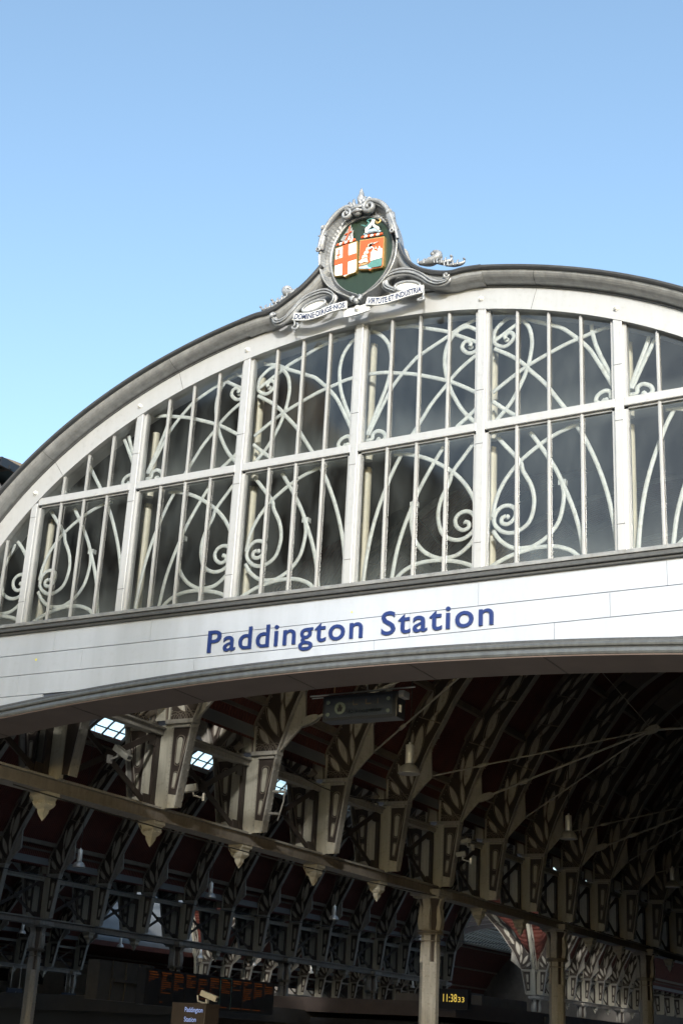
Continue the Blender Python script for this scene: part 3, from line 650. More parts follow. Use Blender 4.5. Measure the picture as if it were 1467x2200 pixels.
for P, r0 in ((acL, .06), (acL2, .035), (acL3, .028), (acR, .06), (acR2, .035), (acR3, .028)):
    b = MB(); Q = path3(P, FR+.06); b.tube(Q, [r0*.5, r0*1.1, r0, r0*.6, r0*.45], 8, 1.2); e = P[-1]
    b.lathe([(.0, -.03), (r0*.55, -.02), (r0*.55, .02), (.0, .03)], (e[0], FR+.05, e[1]), 10, 'y')
    for q in range(4):
        t = q/4; p = Vector(Q[int(t*(len(Q)-1)*.6)]); b.tube([p+Vector((0, -.05, -.03)), p+Vector((.0, -.06, .02)), p+Vector((.01, -.03, .06))], [.012, .014, .004], 5)
    b.build('acroterion_scroll', 'arms_grey', ARM)
# motto ribbons
RY = FR-.02
def ribbon(path, h, txt, curl, size, extra=None):
    P = [(p.x, p.y) for p in spline([(x, z, 0) for x, z in path], 10)]
    L_ = [0]
    for a, c in zip(P[:-1], P[1:]): L_.append(L_[-1]+math.hypot(c[0]-a[0], c[1]-a[1]))
    def at(s_):
        s_ = max(0, min(L_[-1]-1e-6, s_)); k = 0
        while L_[k+1] < s_: k += 1
        f = (s_-L_[k])/(L_[k+1]-L_[k]); d = Vector((P[k+1][0]-P[k][0], P[k+1][1]-P[k][1])).normalized()
        return P[k][0]+(P[k+1][0]-P[k][0])*f, P[k][1]+(P[k+1][1]-P[k][1])*f, d
    T_, D_ = [], []
    for i in range(41):
        x, z, d = at(L_[-1]*i/40); T_.append((x-d.y*h/2, z+d.x*h/2)); D_.append((x+d.y*h/2, z-d.x*h/2))
    b = MB(); b.strip(T_, D_, RY, RY+.03); MT['ribbon'] = MT.get('ribbon') or mat('ribbon enamel', (.62, .64, .66), .4, 0, .15, 9); o = b.build('motto_ribbon', 'ribbon', ARM)
    c_ = MB(); c_.tube([(p.x, RY+.01, p.y) for p in spline([(x, z, 0) for x, z in curl], 5)], [.012, .014, .02, .016], 8, 1.5); c_.build('ribbon_curl', 'arms_grey', o)
    W_ = L_[-1]*.93
    def fn(x, y, z):
        px_, pz_, d = at(L_[-1]*.035+x); yy = y-size*.355
        return (px_-d.y*yy, RY-.003-abs(z), pz_+d.x*yy) if z > 0 else (px_-d.y*yy, RY-.0005, pz_+d.x*yy)
    text_on('motto_lettering', txt, size, o, 'navy', fn, .003, .0022, W_)
ribbon(rbL, .118, 'DOMINE\u00b7DIRIGE\u00b7NOS', rbLc, .118)
ribbon(rbR, .118, 'VIRTUTE\u00b7ET\u00b7INDUSTRIA', rbRc, .118)
b = MB(); P = path3(rbC, 0, 8); b.strip([(x, z+.055) for x, y, z in P], [(x, z-.07) for x, y, z in P], RY+.035, RY+.06); o = b.build('ribbon_centre', 'ribbon', ARM)
b = MB(); b.lathe([(.055, 0), (.055, -.015)], (.08, RY+.035, 4.016), 6, 'y', False); b.lathe([(.036, -.015), (.036, -.035), (.02, -.04)], (.08, RY+.035, 4.016), 12, 'y'); b.build('bolt', 'alu', o)
# ------------------------------------------------------------------ the shed behind
SPAN = XA-XB
I_PTS = [(.76, 7.20), (1.19, 8.32), (1.67, 9.19), (1.97, 9.73), (2.47, 10.42), (3.0, 11.14), (3.5, 11.78), (4.3, 12.38), (5.3, 12.85), (6.6, 13.20), (8.3, 13.40), (SPAN/2, 13.45)]
O_PTS = [(.17, 7.20), (.18, 7.80), (.62, 8.62), (.92, 9.33), (1.74, 10.47), (2.24, 11.22), (2.98, 12.03), (3.9, 12.78), (5.0, 13.35), (6.4, 13.75), (8.2, 13.98), (SPAN/2, 14.05)]
NI = 66
Ic = [(p.x, p.y) for p in spline([(x, z, 0) for x, z in I_PTS], 6)]; Oc = [(p.x, p.y) for p in spline([(x, z, 0) for x, z in O_PTS], 6)]
def cidx(t): return Vector(Ic[min(len(Ic)-1, int(t))]), Vector(Oc[min(len(Oc)-1, int(t))])
def leafplate(b, c, d, L_, w_, y, th=.012):
    d = Vector(d).normalized(); nn = Vector((-d.y, d.x)); n = 12; pts = []
    for i in range(n+1):
        t = i/n; q = Vector(c)+d*(t-.5)*L_; r = w_/2*math.sin(math.pi*t)**.75; pts.append(q+nn*r)
    for i in range(n-1, 0, -1):
        t = i/n; q = Vector(c)+d*(t-.5)*L_; r = w_/2*math.sin(math.pi*t)**.75; pts.append(q-nn*r)
    b.prism([(p.x, p.y) for p in pts], y-th, y+th); return [(p.x, p.y) for p in pts]
def rib_meshes(full=True, detail=True):
    K = 39                      # index where the pierced tracery ends
    web, leafs, lines, crown, inner, outer, riv, gus, foot, slots, shoulder = [MB() for _ in range(11)]
    web.strip(Ic[:K], Oc[:K], -.012, .012)  # dark sheet stands for the shadow in the open tracery
    web.prism([(.31, 5.66), (.48, 5.66), (.74, 7.14), (.31, 7.14)], -.0118, .0118)
    crown.strip(Ic[K-1:], Oc[K-1:], -.02, .02)
    leaves = [((.40, 7.57), (-.75, 1.0), .42, .13), ((.58, 7.88), (-.45, 1), .66, .15), ((.82, 7.95), (-.08, 1.0), .60, .10), ((.98, 8.62), (.22, 1), .95, .21), ((.80, 8.60), (.10, 1), .62, .09), ((1.32, 9.12), (.45, 1), .62, .12),
              ((1.22, 9.62), (.42, 1), .70, .12), ((1.62, 9.72), (.42, 1), .90, .20), ((1.95, 10.22), (.85, 1), .55, .09), ((1.86, 10.48), (.75, 1), .62, .09), ((2.25, 10.68), (.65, 1), .88, .17), ((2.72, 11.12), (.85, 1), .55, .08), ((2.56, 11.40), (.75, 1), .62, .09), ((2.95, 11.60), (.8, 1), .66, .09), ((3.2, 11.75), (.9, 1), .5, .07)]
    for c, d, L_, w_ in leaves:
        for y in (-.02, .02):
            p = leafplate(leafs, c, d, L_, w_, y, .007)
        cx, cz = c; ring = [(cx+(x-cx)*1.32, cz+(z-cz)*1.10) for x, z in p]
        for y in (-.024, .024): lines.tube([(x, y, z) for x, z in ring], .011, 4, closed=True)
    # arcs at the foot of the tracery
    for cx in (.30, .43, .56, .69):
        for rr in (.10, .15):
            for y in (-.02, .02): lines.tube([(cx+rr*math.cos(t), y, 7.27+rr*math.sin(t)) for t in [math.pi*i/8 for i in range(9)]], .008, 4)
    for a, c in (((.2, 7.9), (.75, 7.3)), ((1.0, 9.3), (1.6, 9.1)), ((1.75, 10.4), (2.35, 10.3)), ((2.3, 11.2), (2.9, 11.05))):
        for y in (-.02, .02): lines.tube([(a[0], y, a[1]), (c[0], y, c[1])], .016, 4)
    # flanges
    def flange(mb, cur, w_, th, sgn, i0=0, i1=None):
        cur = cur[i0:i1]; n = len(cur); vs = []
        for i in range(n):
            a = Vector(cur[max(0, i-1)]); c = Vector(cur[min(n-1, i+1)]); d = (c-a).normalized(); nn = Vector((d.y, -d.x))*sgn; p = Vector(cur[i])
            q = p+nn*th
            vs += [(p.x, -w_, p.y), (p.x, w_, p.y), (q.x, w_, q.y), (q.x, -w_, q.y)]
        fs = [(i*4+k, i*4+(k+1) % 4, i*4+4+(k+1) % 4, i*4+4+k) for i in range(n-1) for k in range(4)]
        mb.add(vs, fs+[(0, 1, 2, 3), tuple(4*(n-1)+k for k in range(4))]); return cur
    flange(inner, Ic, .105, .03, 1); flange(outer, Oc, .085, .03, -1)
    flange(inner, [(.52, 5.62), (.64, 6.4), (.76, 7.18)], .105, .03, 1)
    flange(outer, Oc, .05, .16, -1, 18, None)
    def rivets(cur, sgn, ys, step, off):
        acc = 0
        for a, c in zip(cur[:-1], cur[1:]):
            a = Vector(a); c = Vector(c); L_ = (c-a).length; d = (c-a)/L_; nn = Vector((d.y, -d.x))*sgn; t = step-acc
            while t < L_:
                p = a+d*t+nn*off
                for y in ys: riv.dome((p.x, y, p.y), (nn.x, 0, nn.y), .017, .014)
                t += step
            acc = L_-(t-step)
    if detail:
        rivets([(.52, 5.62), (.76, 7.18)], 1, (-.065, .065), .115, .03); rivets(Ic[:48], 1, (-.065, .065), .115, .03)
        for x0, z0, x1, z1, n in ((.29, 5.75, .29, 7.1, 18), (.24, 7.25, .24, 7.8, 7), (.24, 7.84, 1.0, 9.3, 14)):
            for i in range(n):
                t = i/(n-1); riv.dome((x0+(x1-x0)*t, -.035, z0+(z1-z0)*t), (0, -1, 0), .013, .01)
    # foot plate, slots, shoulder
    foot.prism([(.035, 7.16), (.035, 5.72), (.06, 5.63), (.12, 5.58), (.27, 5.58), (.27, 7.16)], -.03, .03)
    foot.box((.272, -.034, 5.60), (.312, .034, 7.16)); foot.prism([(.314, 5.60), (.54, 5.60), (.50, 5.83), (.314, 5.86)], -.028, .028)
    foot.box((.17, -.05, 7.26), (.212, .05, 7.80))
    foot.prism([(-.0, 7.26), (.168, 7.26), (.168, 7.95), (.10, 8.02), (.0, 8.02)], -.02, .02)
    def slot(cx, z0, z1, w_):
        P = []
        for i in range(9): t = math.pi*i/8; P.append((cx+.02+w_/2*math.cos(t), z1+w_/2*math.sin(t)))
        for i in range(9): t = math.pi+math.pi*i/8; P.append((cx+w_*.36*math.cos(t), z0+w_*.36*math.sin(t)))
        for y in (-.019, .019): slots.prism(P, y-.006, y+.006)
        q = [(cx+(x-cx)*1.5, (z0+z1)/2+(z-(z0+z1)/2)*1.13) for x, z in P]
        for y in (-.022, .022): lines.tube([(x, y, z) for x, z in q], .010, 4, closed=True)
    slot(.46, 6.46, 6.86, .115); slot(.415, 6.0, 6.22, .065)
    for y in (-.03, .03): lines.tube([(.44, y, 5.95), (.70, y, 7.12)], .014, 5)
    shoulder.box((.175, -.12, 7.165), (.80, .12, 7.245)); shoulder.box((.32, -.06, 7.10), (.70, .06, 7.163))
    # gusset plate with pin
    gus.prism([(.79, 7.22), (1.22, 7.66), (1.37, 7.80), (1.36, 7.98), (1.33, 8.52)]+[(p[0]+.035, p[1]-.02) for p in Ic[9:0:-2]], -.03, .03)
    gus.lathe([(.075, -.055), (.075, .055)], (1.26, 0, 7.84), 12, 'y', False); gus.lathe([(.035, -.075), (.035, .075)], (1.26, 0, 7.84), 8, 'y', False)
    if detail:
        for t in range(9):
            p = Vector(Ic[1+t])+Vector((.10, -.05)); gus.dome((p.x, -.03, p.y), (0, -1, 0), .017, .013)
            q = Vector((.86, 7.22)).lerp(Vector((1.2, 7.60)), t/8)+Vector((-.0, .09)); gus.dome((q.x, -.03, q.y), (0, -1, 0), .015, .012)
    S = [('web_shade_plate', web, 'dark'), ('leaf_tracery', leafs, 'leafp'), ('tracery_outline', lines, 'mid'), ('crown_plate', crown, 'crown'), ('inner_flange', inner, 'pale'), ('outer_flange', outer, 'mid'),
         ('rivets', riv, 'pale'), ('gusset_plate', gus, 'pale'), ('foot_plate', foot, 'cream'), ('slot_panel', slots, 'cream'), ('shoulder_plate', shoulder, 'pale')]
    out = []
    for nme, mb, m_ in S:
        if nme == 'rivets': continue
        if nme == 'inner_flange': mb._join(riv)
        if nme in ('inner_flange', 'outer_flange', 'crown_plate') and full: mb._join(mb.mirror_x(SPAN/2)); out.append((nme, mb, m_))
        else:
            out.append((nme, mb, m_))
            if full: out.append((nme, mb.mirror_x(SPAN/2), m_))
    return out
RIB_LAB = 'pierced iron roof rib with leaf tracery springing from the girder'
def make_rib(parts, name, label, cat, loc, group, sub=None):
    t = thing(name, label, cat, loc, 0, group)
    for nme, mb, m_ in parts: mb.build(nme, (sub or {}).get(m_, m_), t)
    return t
ORD = ['first', 'second', 'third', 'fourth', 'fifth', 'sixth', 'seventh', 'eighth', 'ninth', 'tenth', 'eleventh', 'twelfth', 'thirteenth', 'fourteenth', 'fifteenth', 'sixteenth', 'seventeenth', 'eighteenth', 'nineteenth', 'twentieth', 'twenty-first', 'twenty-second', 'twenty-third', 'twenty-fourth', 'twenty-fifth', 'twenty-sixth', 'twenty-seventh', 'twenty-eighth', 'twenty-ninth', 'thirtieth', 'thirty-first', 'thirty-second', 'thirty-third', 'thirty-fourth', 'thirty-fifth', 'thirty-sixth', 'thirty-seventh', 'thirty-eighth']
rib0 = make_rib(rib_meshes(), 'arched_rib', '', 'roof rib', (XA, YR+SP, 0), 'arched ribs over the near span')
def rib_label(k, row): return f'{ORD[k]} arched iron rib back from the street, with pale leaf tracery, over the {row} span'
ribs = []
for k in range(1, 26):
    o = rib0 if k == 1 else copy_tree(rib0); o.location = (XA, YR+SP*k, 0); tag(o, rib_label(k-1, 'near'), 'roof rib', 'arched ribs over the near span')
for k in [i for i in range(0, 33) if i not in (21, 22, 23, 24, 25)]:
    o = copy_tree(rib0); o.location = (XB, YR+SP*k, 0); tag(o, rib_label(k, 'middle'), 'roof rib', 'arched ribs over the middle span')
for k in [i for i in range(8, 38) if i not in (21, 22, 23, 24)]:
    o = copy_tree(rib0); o.location = (XC, YR+SP*k, 0); o.scale = ((XB-XC)/SPAN, 1, 1); tag(o, rib_label(k-8, 'far'), 'roof rib', 'arched ribs over the far span')
SUNLIT_PAINT = {'pale': 'cream', 'crown': 'pale', 'mid': 'pale'}  # lighter paints put the sunlight into the cross aisle ribs
TW = 5*SP/SPAN
cr = make_rib(rib_meshes(), 'cross_aisle_rib', 'large sunlit pierced arch opening into the cross aisle from the second column row', 'roof rib', (XB, YR+SP*20, 0), 'arched ribs of the cross aisle', SUNLIT_PAINT)
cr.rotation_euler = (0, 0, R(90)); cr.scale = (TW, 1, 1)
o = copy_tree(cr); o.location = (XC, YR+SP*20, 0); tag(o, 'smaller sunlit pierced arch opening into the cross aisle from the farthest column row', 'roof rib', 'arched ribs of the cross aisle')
o = copy_tree(rib0); o.location = (XB, YR+SP*25, 0); tag(o, 'arched middle span rib standing at the far column of the cross aisle', 'roof rib', 'arched ribs over the middle span')
# two feet under the link roof, where the ribs proper have not begun
hf = thing('rib_foot', 'nearest riveted rib foot beside the white camera, tucked behind the facade soffit', 'rib foot', (XA, YR, 0), 0, 'rib feet behind the facade')
for ch in rib0.children:
    if ch.name.split('.')[0] in ('foot_plate', 'slot_panel'):
        pass
fb = [MB() for _ in range(5)]
fb[0].prism([(.035, 7.16), (.035, 5.72), (.06, 5.63), (.12, 5.58), (.27, 5.58), (.27, 7.16)], -.03, .03); fb[0].box((.272, -.034, 5.60), (.312, .034, 7.16))
fb[0].build('foot_plate', 'cream', hf); fb[0].mirror_x().build('foot_plate', 'cream', hf)
fb[1].prism([(.31, 5.66), (.48, 5.66), (.74, 7.14), (.31, 7.14)], -.012, .012); fb[1].build('web_shade_plate', 'dark', hf); fb[1].mirror_x().build('web_shade_plate', 'dark', hf)
fb[2].beam((.535, 0, 5.62), (.775, 0, 7.18), .21, .03, (1, 0, 0))
for i in range(13):
    t = i/12
    for y in (-.065, .065): fb[2].dome((.555+.24*t, y, 5.66+1.5*t), (1, 0, -.15), .017, .014)
fb[2].build('inner_flange', 'pale', hf); fb[2].mirror_x().build('inner_flange', 'pale', hf)
fb[3].box((-.80, -.12, 7.165), (.80, .12, 7.245)); fb[3].build('shoulder_plate', 'pale', hf)
# girders
def girder(x, k0, k1, colk, label, mn=5.38):
    t = thing('lattice_girder', label, 'girder', (x, YR, 0), 0, 'lattice girders between the spans')
    y0, y1 = SP*k0-(.4 if k0 == 25 else 1.2), SP*k1+(.4 if k1 == 20 else 1.2)
    b = MB(); b.box((-.14, y0, 5.40), (.14, y1, 5.575)); b.box((-.20, y0, 5.365), (.20, y1, 5.398)); bc = b.build('bottom_chord', 'chord', t); b = MB(); b.box((-.20, y0, 5.58), (.20, y1, 5.62)); b.build('chord_plate', 'pale', bc)
    b = MB(); b.box((-.09, y0, 6.97), (.09, y1, 7.075)); b.box((-.15, y0, 7.078), (.15, y1, 7.11)); b.build('top_chord', 'pale', t)
    post = brace = pend = None
    for k in range(k0, k1+1):
        if post is None:
            b = MB(); b.box((-.03, -.16, 5.625), (.03, .16, 6.965)); b.box((-.034, .10, 5.63), (-.030, .15, 6.96))
            for i in range(20):
                for s_ in (-1, 1): b.dome((.03*s_, -.12, 5.68+i*.066), (s_, 0, 0), .012, .01)
            post = b.build('post', 'dark', t, (0, SP*k, 0))
            b = MB()
            for s_, xx in ((1, .02), (-1, -.02)):
                b.beam((xx, .2, 6.3-s_*.66), (xx, SP-.2, 6.3+s_*.66), .03, .11, (0, 0, 1))
            b.box((-.045, SP/2-.12, 6.2), (.045, SP/2+.12, 6.4))
            for q in ((.16, 5.63), (.16, 6.75), (SP-.36, 5.63), (SP-.36, 6.75)): b.box((-.018, q[0], q[1]), (.018, q[0]+.2, q[1]+.2))
            brace = b.build('cross_brace', 'dark', t, (0, SP*k, 0))
        else:
            o = post.copy(); C.objects.link(o); o.location = (0, SP*k, 0)
            if k < k1: o = brace.copy(); C.objects.link(o); o.location = (0, SP*k, 0)
        if k not in colk:
            if pend is None:
                b = MB(); q2 = math.sqrt(2)
                pf = [(.21, 5.364), (.21, 5.31), (.17, 5.28), (.155, 5.23), (.165, 5.18), (.135, 5.13), (.085, 5.09), (.075, 5.03), (.045, 4.97), (.004, 4.90)]
                b.lathe([(r_*q2*.84, z) for r_, z in pf], (0, 0, 0), 4, 'z', False)
                for s_ in (-1, 1): b.dome((s_*.045, -.14, 5.175), (0, -1, 0), .022, .016); b.dome((.14, s_*.045, 5.175), (1, 0, 0), .022, .016)
                b.tube([(-.16, -.20, 5.30), (-.13, -.17, 5.22), (-.04, -.12, 5.10)], .006, 5); b.tube([(.16, -.20, 5.30), (.13, -.17, 5.22), (.04, -.12, 5.10)], .006, 5)
                pend = b.build('pendant_drop', 'cream', t, (0, SP*k, 0))
            else:
                o = pend.copy(); C.objects.link(o); o.location = (0, SP*k, 0)
    return t
kA = [5, 8, 11, 14, 17, 20, 23]; kB = [8, 11, 14, 17, 20, 25, 28, 31]; kC = [14, 17, 20, 25, 28, 31, 34]
girder(XA, -1, 25, kA, 'nearest lattice girder under the facade, carrying the near ribs above cream drops')
girder(XB, 3, 20, kB, 'second lattice girder back, dim, carrying the middle ribs on grey columns')
girder(XB, 25, 32, kB, 'second row lattice girder beyond the cross aisle')
girder(XC, 8, 20, kC, 'farthest lattice girder, lowest and dimmest above the departure board')
girder(XC, 25, 37, kC, 'farthest row lattice girder beyond the cross aisle')
# columns
def make_column(loc):
    t = thing('iron_column', '', 'column', loc, 0, 'riveted iron columns')
    b = MB(); b.lathe([(.245, .12), (.245, 3.72), (.23, 3.75)], (0, 0, 0), 8, 'z', False)
    for z in (1.0, 2.0, 3.0, 3.45): b.lathe([(.25, z), (.25, z+.02)], (0, 0, 0), 8, 'z', False)
    for k in range(8):
        a = R(45)*k
        for i in range(26):
            z = .4+i*.13
            for s_ in (-1, 1):
                p = Vector((.228*math.cos(a)-s_*.05*math.sin(a), .228*math.sin(a)+s_*.05*math.cos(a), z)); b.dome(p, (math.cos(a), math.sin(a), 0), .016, .012)
    b.build('shaft', 'pale', t)
    b = MB(); b.lathe([(.20, 3.6), (.20, 4.3), (.22, 4.6), (.24, 5.1), (.33, 5.36)], (0, 0, 0), 8, 'z', False); b.build('neck_core', 'dark', t)
    prof = [(.24, 3.72), (.22, 4.2), (.22, 4.42), (.30, 4.55), (.33, 4.75), (.30, 4.98), (.28, 5.10), (.33, 5.25), (.44, 5.36)]
    P = [(p.x, p.y) for p in spline([(x, z, 0) for x, z in prof], 4)]
    b = MB()
    for k in range(4):
        a = R(90)*k; vs = []
        for r_, z in P:
            for dr, s_ in ((-.12, -1), (-.12, 1), (0, 1), (0, -1)): vs.append(((r_+dr)*math.cos(a)-s_*.10*math.sin(a), (r_+dr)*math.sin(a)+s_*.10*math.cos(a), z))
        n = len(P); b.add(vs, [(i*4+q, i*4+(q+1) % 4, i*4+4+(q+1) % 4, i*4+4+q) for i in range(n-1) for q in range(4)]+[(0, 1, 2, 3), tuple(4*(n-1)+q for q in range(4))])
        for z in (3.9, 4.15, 4.8, 5.0): 
            rr = .235 if z < 4.4 else .325 if z < 4.9 else .30
            b.dome((rr*math.cos(a), rr*math.sin(a), z), (math.cos(a), math.sin(a), 0), .02, .015)
    b.build('neck_rib', 'pale', t)
    b = MB()
    for z, r_ in ((4.42, .34), (4.46, .36), (4.50, .34), (4.25, .27)): b.lathe([(r_-.02, z-.012), (r_, z), (r_-.02, z+.012)], (0, 0, 0), 16)
    b.build('neck_band', 'mid', t)
    b = MB(); b.box((-.42, -.42, 5.34), (.42, .42, 5.40)); b.box((-.36, -.36, 5.28), (.36, .36, 5.338)); 
    for s_ in (-1, 1): b.box((-.40, s_*.205-.0, 5.40), (.40, s_*.42, 5.50))
    b.box((.205, -.40, 5.402), (.42, .40, 5.502)); b.box((-.42, -.40, 5.402), (-.205, .40, 5.502))
    b.build('capital', 'pale', t, bevel=.01)
    return t
c0 = make_column((XA, YR+SP*5, 0))
for row, x, ks, nm in (('nearest', XA, kA, 'A'), ('second', XB, kB, 'B'), ('farthest', XC, kC, 'C')):
    for i, k in enumerate(ks):
        o = c0 if (x == XA and i == 0) else copy_tree(c0); o.location = (x, YR+SP*k, 0)
        tag(o, f'{ORD[i]} grey riveted column from the street in the {row} row', 'column', 'riveted iron columns')
# ------------------------------------------------------------------ roofs
def roof(x0, span, y0, y1, label, glazed, gi=(35, 62)):
    t = thing('shed_roof', label, 'roof', (x0, y0, 0), 0, 'vaulted roofs over the spans')
    f = span/SPAN
    cur = [(x, z+.20) for x, z in Oc[1:]]; full = [(x*f, z) for x, z in cur]+[((SPAN-x)*f, z) for x, z in cur[:-1][::-1]]
    n = len(full); L_ = y1-y0
    gu = MB(); gu.box((-.22, 0, 8.02), (.22, L_, 8.10)); gu.build('gutter', 'darkwall', t)
    def seg(a, c, nm, m_, th=.05):
        if c-a < 1: return
        b = MB(); P = full[a:c+1]; b.strip([(x, z) for x, z in P], [(x, z+th) for x, z in P], 0, L_); return b.build(nm, m_, t)
    g0, g1 = gi
    def skin(a, c):
        b = MB(); P = full[a:c+1]; b.strip([(x, z+.055) for x, z in P], [(x, z+.08) for x, z in P], -.02, L_); b.build('roof_covering', 'roofout', t)
    if glazed: skin(0, g0-1); skin(g1+1, n-2-g1); skin(n-g0, n-1)
    else: skin(0, n-1)
    if glazed:
        h0, h1 = n-1-g1, n-1-g0
        seg(0, g0, 'soffit', 'roofred'); seg(g1, h0, 'soffit', 'roofred'); seg(h1, n-1, 'soffit', 'roofred')
        for c0_, c1_ in ((g0, g1), (h0, h1)):
            b = MB(); P = full[c0_:c1_+1]; vs = []
            for x, z in P: vs += [(x, 0, z), (x, L_, z)]
            b.add(vs, [(2*i, 2*i+1, 2*i+3, 2*i+2) for i in range(len(P)-1)]); b.build('roof_glass', 'roofglass', t)
            b = MB(); yy = .5
            while yy < L_:
                for i in range(c0_, c1_, 3):
                    p, q = full[i], full[min(c1_, i+3)]; b.beam((p[0], yy, p[1]-.03), (q[0], yy, q[1]-.03), .05, .06)
                yy += .76
            for i in sorted(set([c0_, c1_]+list(range(c0_+2, c1_, 3)))): p = full[i]; h_ = .16 if i in (c0_, c1_) or (i-c0_) % 8 == 3 else .06; b.box((p[0]-.03, 0, p[1]-h_), (p[0]+.03, L_, p[1]-.02))
            b.build('glazing_bars', 'cream', t)
    else: seg(0, n-1, 'soffit', 'roofred')
    b = MB()
    for i in (8, 20, 33, 48):
        for p in (full[i], full[n-1-i]): b.box((p[0]-.06, 0, p[1]-.18), (p[0]+.06, L_, p[1]-.02))
    b.build('purlin', 'mid', t)
    return t
roof(XA, SPAN, 21.6, 150, 'dark red boarded vault over the near span', False)
for x_, w_, nm in ((XB, SPAN, 'middle'), (XC, XB-XC, 'far')):
    roof(x_, w_, 24.0, YR+20*SP, f'dark red vault over the {nm} span with a long strip of roof glass', True)
    roof(x_, w_, YR+25*SP, 150, f'dark red vault over the {nm} span beyond the cross aisle', True)
def prof(u, w):                      # height of a span's roof at distance u from its left girder, span width w
    f = w/SPAN; u = u/f; u = min(u, SPAN-u)
    P = Oc[1:]
    if u <= P[0][0]: return 7.4
    for a, c in zip(P[:-1], P[1:]):
        if c[0] >= u > a[0]: return a[1]+(c[1]-a[1])*(u-a[0])/(c[0]-a[0])+.2
    return P[-1][1]+.2
for x_, w_, nm in ((XB, SPAN, 'middle'), (XC, XB-XC, 'far')):
    t = thing('crossing_vault', f'groined half glazed vault where the cross aisle meets the {nm} span', 'roof', (x_, YR+20*SP, 0), 0, 'vaulted roofs over the spans')
    nx, ny = 84, 60; Ly = 5*SP; red, gl = MB(), MB(); G = []
    for a in range(nx+1):
        u = w_*a/nx; G.append([max(prof(u, w_), prof(Ly*c/ny, Ly)) for c in range(ny+1)])
    for a in range(nx):
        for c in range(ny):
            q = [(w_*(a+i_)/nx, Ly*(c+j_)/ny, G[a+i_][c+j_]) for i_, j_ in ((0, 0), (1, 0), (1, 1), (0, 1))]
            zm = sum(v[2] for v in q)/4
            (red if zm < 11.9 else gl).add(q, [(0, 1, 2, 3)])
    red.build('soffit', 'roofred', t); gl.build('roof_glass', 'roofglass', t)
    b = MB(); k_ = 0
    for c in range(3, ny, 5):
        for a in range(0, nx):
            if (G[a][c]+G[a+1][c])/2 > 11.9: b.beam((w_*a/nx, Ly*c/ny, G[a][c]-.05), (w_*(a+1)/nx, Ly*c/ny, G[a+1][c]-.05), .05, .08)
    for a in range(4, nx, 10):
        for c in range(0, ny):
            if (G[a][c]+G[a][c+1])/2 > 11.9: b.beam((w_*a/nx, Ly*c/ny, G[a][c]-.10), (w_*a/nx, Ly*(c+1)/ny, G[a][c+1]-.10), .09, .16)
    b.build('glazing_bars', 'cream', t)
roof(XD, XC-XD, 24.0, 150, 'dark vault over the side range at the far left', False)
lr = thing('front_light_stop', 'unseen flat dark roof and end board added to keep light out of the middle span', 'roof', (XB, 16.4, 8.6))  # out of view, added to stop light entering the middle span
b = MB(); b.box((-50, 0, .01), (-XB+XA-.05, 7.9, .15)); b.build('deck', 'darkwall', lr)
b = MB(); b.box((-50, 7.6, .16), (0, 7.8, 5.9)); b.build('end_board', 'darkwall', lr); b = MB(); cur = [(x, z+.2) for x, z in Oc[1:]]; fl_ = cur+[(SPAN-x, z) for x, z in cur[:-1][::-1]]
b.strip([(x, z-8.6) for x, z in fl_], [(x, min(z-8.62, .16)) for x, z in fl_], 7.6, 7.8); b.build('end_board_upper', 'darkwall', lr)
# link vault between facade and shed
lk = thing('link_roof', 'dark vault joining the arched facade to the iron shed behind', 'roof', (X0, Y0, 0))
b = MB(); A = arch(48, 0, math.pi); P = [(p.x*1.0+nn.x*.12, ZS+p.y+nn.y*.12) for p, nn in A]; Q = [(p.x+nn.x*.24, ZS+p.y+nn.y*.24) for p, nn in A]
P = P[4:-4]; Q = Q[4:-4]; b.strip(P, Q, .301, 6.3); b.build('vault', 'dark', lk)
# gable wall closing the shed above the link vault
b = MB(); cur = [(x, z+.2) for x, z in Oc[1:]]; full = [(XA-X0+x, z) for x, z in cur]+[(XA-X0+SPAN-x, z) for x, z in cur[:-1][::-1]]
vs = []; fs = []
# fan between shed outline and a low line at z=9, minus the vault (approximated by columns of quads)
for x, z in full:
    lo = ZS+ez(x, .24) if abs(x) < 7.3 else 0.2
    vs += [(x, 6.32, max(lo, .2) if lo < z else z-.02), (x, 6.32, z)]
fs = [(2*i, 2*i+2, 2*i+3, 2*i+1) for i in range(len(full)-1)]
b.add(vs, fs); b.build('gable_wall', 'darkwall', lk)
# side and end walls of the shed, front walls either side of the facade
w_ = thing('shed_wall', 'dark side wall along the right edge of the shed', 'wall', (5.3, 60, 0)); b = MB(); b.box((0, -44, 0), (.3, 90, 8.4)); b.build('wall', 'darkwall', w_)
w_ = thing('shed_wall', 'dark end wall far behind all the spans', 'wall', (-40, 150, 0)); b = MB(); b.box((-60, 0, 0), (46, .4, 16)); b.build('wall', 'darkwall', w_)
w_ = thing('front_wall', 'brick front wall left of the arched facade', 'wall', (-27, 16.4, 0)); b = MB(); b.box((-60, 0, 3.6), (10.4, .35, 8.6)); [b.box((-60+i*7.5, 0, 0), (-59.2+i*7.5, .35, 3.6)) for i in range(10)]; b.build('wall', 'brick', w_)
w_ = thing('front_wall', 'brick front wall right of the arched facade', 'wall', (3, 15.5, 0)); b = MB(); b.box((-3.55, 0, 0), (3, .35, 8.6)); b.box((-3.55, .351, 8.3), (3, 5.3, 8.6)); b.build('wall', 'brick', w_)
